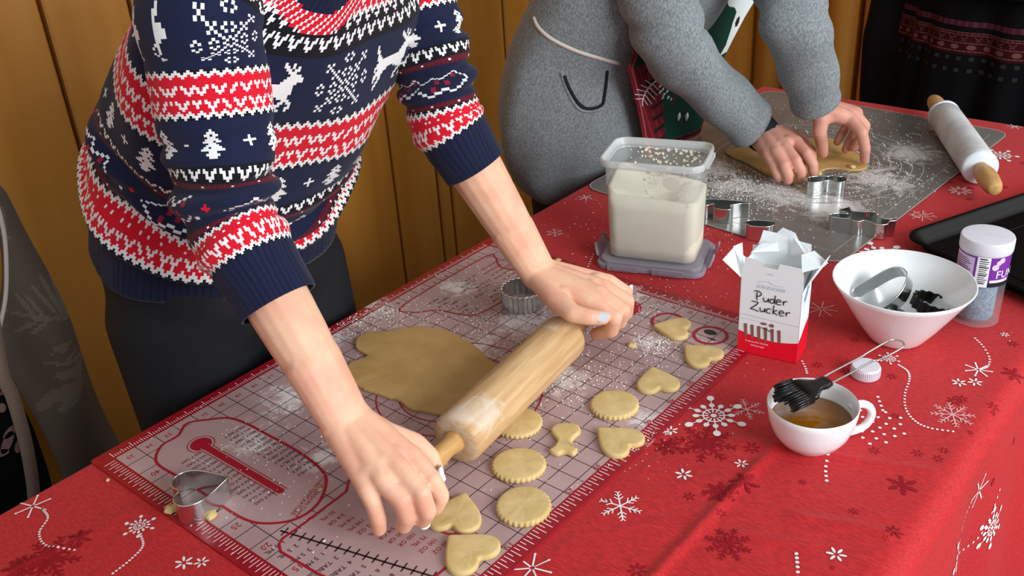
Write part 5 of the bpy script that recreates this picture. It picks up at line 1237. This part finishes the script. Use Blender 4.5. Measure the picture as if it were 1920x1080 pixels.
for k, (a, b) in enumerate((((1204, 184), (1188, 185)), ((1206, 178), (1189, 176)), ((1209, 171), (1192, 167)), ((1214, 165), (1200, 159)), ((1220, 158), (1208, 150)), ((1204, 184), (1213, 197)), ((1207, 177), (1220, 194)), ((1211, 170), (1226, 186)), ((1216, 164), (1230, 178)), ((1222, 157), (1232, 168)))): aline([a, b], .0008)
for u, v, r in ((1235, 162, .0024), (1240, 168, .0024), (1235, 173, .0026), (1242, 178, .0026), (1248, 172, .0024), (1250, 183, .0026), (1240, 184, .0022), (1256, 186, .002)):
    q_ = to_apron(u, v); tube(mb, [q_ - Vector((0, r, r * .5)), q_ + Vector((0, r, r))], [r * .6, r], 6)
for u, v in ((1271, 217), (1286, 217)): q_ = to_apron(u, v); tube(mb, [q_ + Vector((0, -.001, -.009)), q_, q_ + Vector((0, .002, .010))], [.001, .0042, .001], 8)
keep(mb.build('white_leaf_print', carton), helper)['kind'] = 'stuff'

# ------------------------------------------------------------------ the person in black behind the far end
dark_p = thing('person', 'person in black clothes with a dark red woven skirt band behind the table end', 'person', (.62, 2.02, 0))
ft3 = [V3(.50, 2.02, 0), V3(.74, 2.02, 0)]; kn3 = [V3(.50, 2.0, .46), V3(.74, 2.0, .46)]
S_ = body_core((.60, 2.03, .90), (.60, 2.03, 1.20), (.60, 2.03, 1.42), (.60, 2.0, 1.56), (V3(.40, 2.03, 1.33), V3(.80, 2.03, 1.33)), (V3(.33, 2.0, 1.06), V3(.90, 2.0, 1.06)), ft3, kn3, .09, (0, -1, 0))
S_ += [(V3(.33, 2.0, 1.06), .034, V3(.42, 1.90, 1.10), .026), (V3(.42, 1.90, 1.10), .028, V3(.47, 1.88, 1.12), .022), (V3(.90, 2.0, 1.06), .034, V3(.82, 1.90, 1.10), .026), (V3(.82, 1.90, 1.10), .028, V3(.76, 1.88, 1.12), .022)]
for sx, dx in ((.47, 1), (.76, -1)):
    S_.append((V3(sx, 1.88, 1.12), .022, V3(sx + dx * .05, 1.872, 1.105), .020))
    for k in range(4): S_ += chain([(V3(sx + dx * .05, 1.872, 1.122 - .015 * k), .0095), (V3(sx + dx * .095, 1.862 - (.02 if dx > 0 else 0), 1.112 - .016 * k), .0088), (V3(sx + dx * .125, 1.872, 1.100 - .016 * k), .0078)])
    S_ += chain([(V3(sx + dx * .015, 1.87, 1.135), .012), (V3(sx + dx * .06, 1.86, 1.145), .010)])
v, f = union_mesh(S_, .0055, 4); mb = MB(); mb.add(v, f); keep(mb.build('body', skin2), dark_p); face_and_hair(dark_p, (.60, 2.0, 1.56), (0, -1, 0), (1, 0, 0), hair_m)
def skd(th_, s_): return (.012 * math.sin(9 * th_ + .5) + .010 * math.sin(15 * th_ + 2 * s_) + .006 * math.sin(23 * th_)) * (1.15 - s_)
ZS = (.25, .99)
def skc(th_, s_):
    z = ZS[0] + (ZS[1] - ZS[0]) * s_; u_ = th_ * 60; c = (*lin('#08080b'), 1)
    g_ = lambda h: (*lin(h), 1)
    if .745 < z < .803:
        r_ = int((z - .745) / .0030); k = int(th_ * 90)
        c = g_('#33080f')
        if r_ in (2, 9, 16, 18): c = g_('#6b4040') if k % 3 else g_('#5c2026')
        if 4 <= r_ <= 7 and (abs((k % 10) - 5) + abs(r_ - 5.5)) < 3: c = g_('#6e4440')
        if 11 <= r_ <= 14 and (abs((k % 8) - 4) == abs(r_ - 12)): c = g_('#643a38')
    elif .818 < z < .834: c = g_('#4a1a28') if int(th_ * 70) % 4 else g_('#56303a')
    elif (.729 < z < .737 or .700 < z < .710) and int(th_ * 60) % 5 < 2: c = g_('#2e2b2a')
    return c
sk = loft('skirt', [(.60, 2.06, .25, .37, .22), (.60, 2.06, .55, .34, .18), (.60, 2.05, .80, .315, .155), (.60, 2.04, .99, .29, .14)], 240, 620, skirt_m, dark_p, skd, (1, 0, 0), skc)
loft('jacket', [(.60, 2.03, .93, .30, .165), (.60, 2.03, 1.05, .25, .15), (.60, 2.03, 1.2, .235, .15), (.60, 2.03, 1.33, .20, .10), (.60, 2.03, 1.41, .08, .07)], 50, 60, black_cloth, dark_p, lambda a, b: .004 * math.sin(5 * a + 8 * b), (1, 0, 0))
loft('shawl', [(.28, 2.14, .40, .09, .12), (.262, 2.13, .72, .09, .12), (.262, 2.13, .80, .09, .12), (.280, 2.13, .92, .09, .11), (.36, 2.08, 1.05, .10, .12), (.42, 2.02, 1.25, .12, .10), (.45, 2.02, 1.36, .06, .06)], 60, 70, black_cloth, dark_p, lambda a, b: .006 * math.sin(6 * a + 3 * b), (1, 0, 0))
for sg, x0, x1, x2 in ((-1, .43, .34, .42), (1, .77, .88, .82)):
    q = MB(); tube(q, smooth_path([(x0, 2.03, 1.34), (x1, 2.01, 1.20), (x1, 2.0, 1.06), ((x1 + x2) / 2, 1.94, 1.08), (x2 + (.03 if sg < 0 else -.03), 1.893, 1.112)], 24), [.075, .068, .062, .058, .056, .054, .053, .052, .052, .052, .052, .051, .05, .05, .05, .049, .048, .047, .046, .045, .044, .042, .040, .038], 24, cap=True); keep(q.build('jacket_sleeve', black_cloth), dark_p)
for k in (0, 1):
    q = MB(); v, f = union_mesh([(ft3[k] + V3(0, .03, .045), .042, ft3[k] + V3(0, -.12, .034), .034)], .008, 3); q.add(v, f); keep(q.build('shoe', black_cloth), dark_p)

dark_p.location.x -= .15

# ------------------------------------------------------------------ apron hanging at the left edge
hx = -.60
hung = thing('hanging_apron', 'taupe apron with pale leaf print hanging on the wood wall at the left edge', 'apron', (hx, .10, 1.30))
def WP(u, v, x=hx): return atx(u, v, x)
outl = [(u, v) for u, v in ((-60, 180), (-20, 290), (0, 338), (22, 366), (60, 455), (110, 560), (150, 650), (190, 738), (228, 825), (262, 905), (150, 985), (112, 905), (84, 830), (50, 752), (22, 700), (2, 655), (12, 560), (12, 470), (-8, 400), (-40, 330), (-90, 260))]
oyz = [tuple(WP(*q_)[1:]) for q_ in outl]; yy = [q_[0] for q_ in oyz]; zz_ = [q_[1] for q_ in oyz]
def axx(y, z): return hx + .022 * math.sin(y * 34 - z * 9) + .008 * math.sin(y * 71 + z * 12)
leaf = []
def seg_d(p_, a, b):
    a = np.array(a); b = np.array(b); p_ = np.array(p_); t = max(0, min(1, (p_ - a).dot(b - a) / max(1e-9, (b - a).dot(b - a)))); return np.linalg.norm(p_ - a - t * (b - a)), t
def wl(u, v): return tuple(WP(u, v)[1:])
LV = [(wl(a, b), wl(c, d), w_) for a, b, c, d, w_ in ((20, 455 + 140, 120, 595, .003), (35, 560, 60, 592, .003), (50, 560, 74, 592, .003), (40, 630, 66, 598, .003), (58, 628, 80, 598, .003), (75, 520, 110, 592, .004), (90, 515, 118, 590, .004), (60, 540, 100, 590, .003), (80, 680, 160, 665, .004), (85, 660, 110, 640, .003), (100, 655, 125, 635, .003), (110, 668, 140, 650, .003), (100, 700, 150, 680, .009), (75, 765, 130, 710, .011), (110, 765, 140, 715, .010), (130, 715, 158, 670, .006), (90, 650, 102, 642, .005), (5, 440, 30, 455, .003), (20, 400, 25, 455, .003))]
def acol(y, z):
    for a, b, w_ in LV:
        d_, t = seg_d((y, z), a, b)
        if d_ < w_ * (1.2 - abs(t - .5)): return (*lin('#74685c'), 1)
    return (*lin('#62564b'), 1)
mb = MB(); G = 70; ys = np.linspace(min(yy), max(yy), G); zs = np.linspace(min(zz_), max(zz_), 110); idx = {}; cols = []; V = []; F_ = []
def vid(i, j):
    if (i, j) not in idx: idx[(i, j)] = len(V); V.append((axx(ys[i], zs[j]), ys[i], zs[j]))
    return idx[(i, j)]
# rows clipped to the outline so the edges stay straight
edge = np.array(oyz); rows = []
zr = np.linspace(min(zz_) + .001, max(zz_) - .001, 150)
for z in zr:
    xs_ = []
    for i in range(len(oyz)):
        (y1, z1), (y2, z2) = oyz[i - 1], oyz[i]
        if (z1 > z) != (z2 > z): xs_.append(y1 + (y2 - y1) * (z - z1) / (z2 - z1))
    rows.append((min(xs_), max(xs_)))
NCc = 60; V = [(axx(a + (b - a) * i / NCc, z), a + (b - a) * i / NCc, z) for (a, b), z in zip(rows, zr) for i in range(NCc + 1)]
mb.add(V, grid_faces(NCc + 1, 150)); o = mb.build('cloth', taupe_apron)
set_faces(o, [acol(V[j * (NCc + 1) + i][1], V[j * (NCc + 1) + i][2]) for j in range(149) for i in range(NCc)]); keep(o, hung); s_ = o.modifiers.new('t', 'SOLIDIFY'); s_.thickness = .002
mb = MB(); P_ = [Vector(WP(u, v, hx + .045)) for u, v in ((-30, 500), (2, 690), (22, 740), (40, 800), (52, 850), (62, 915), (68, 990))]; sp = smooth_path(P_, 30)
vv = []
for q_ in sp: vv += [Vector(q_) + Vector((0, -.011, 0)), Vector(q_) + Vector((0, .011, 0)), Vector(q_) + Vector((.0015, .011, 0)), Vector(q_) + Vector((.0015, -.011, 0))]
mb.add(vv, grid_faces(4, 30, True)); keep(mb.build('tie_ribbon', mat('taupe_ribbon', '#8a7466', .85)), hung)
mb = MB(); sp = smooth_path([Vector(WP(u, v, hx + .03)) for u, v in ((-6, 380), (8, 440), (12, 500), (10, 560), (-2, 620))], 24); tube(mb, sp, .0035, 8); keep(mb.build('white_piping', tie_cream), hung)
# black floral panel behind it
mb = MB(); o3 = [tuple(WP(*q_, hx + .02)[1:]) for q_ in ((-160, 560), (0, 640), (30, 735), (62, 800), (90, 880), (120, 1000), (-60, 1100), (-200, 1000))]
k = len(o3); mb.add([(hx + .02, y, z) for y, z in o3] + [(hx + .014, y, z) for y, z in o3], [tuple(range(k)), tuple(range(k, 2 * k))[::-1]] + [(i, i + k, (i + 1) % k + k, (i + 1) % k) for i in range(k)]); keep(mb.build('black_panel', black_cloth, None, False), hung)
mb = MB()
for u, v, a, b, r_ in ((8, 735, 10, 6, 0), (4, 765, 8, 10, 0), (22, 808, 20, 9, -.4), (14, 830, 24, 10, -.9), (36, 835, 8, 16, .5), (2, 850, 16, 8, .3)):
    c0 = WP(u, v, hx + .022); s1 = 1.6 / FOC
    mb.add([(hx + .0215, c0[1] + (a * math.cos(t) * math.cos(r_) - b * math.sin(t) * math.sin(r_)) * s1, c0[2] - (a * math.cos(t) * math.sin(r_) + b * math.sin(t) * math.cos(r_)) * s1) for t in [6.283 * i / 14 for i in range(14)]], [tuple(range(14))])
keep(mb.build('flower_print', mat('dusty_print', '#8b6a66', .85), None, False), hung)['kind'] = 'stuff'
mb = MB(); tube(mb, [(WX + .0, .10, 1.30), (WX + .06, .10, 1.30), (WX + .085, .10, 1.31), (WX + .09, .10, 1.33)], .006, 10); tag(mb.build('trim_1', steel_dark), kind='structure')
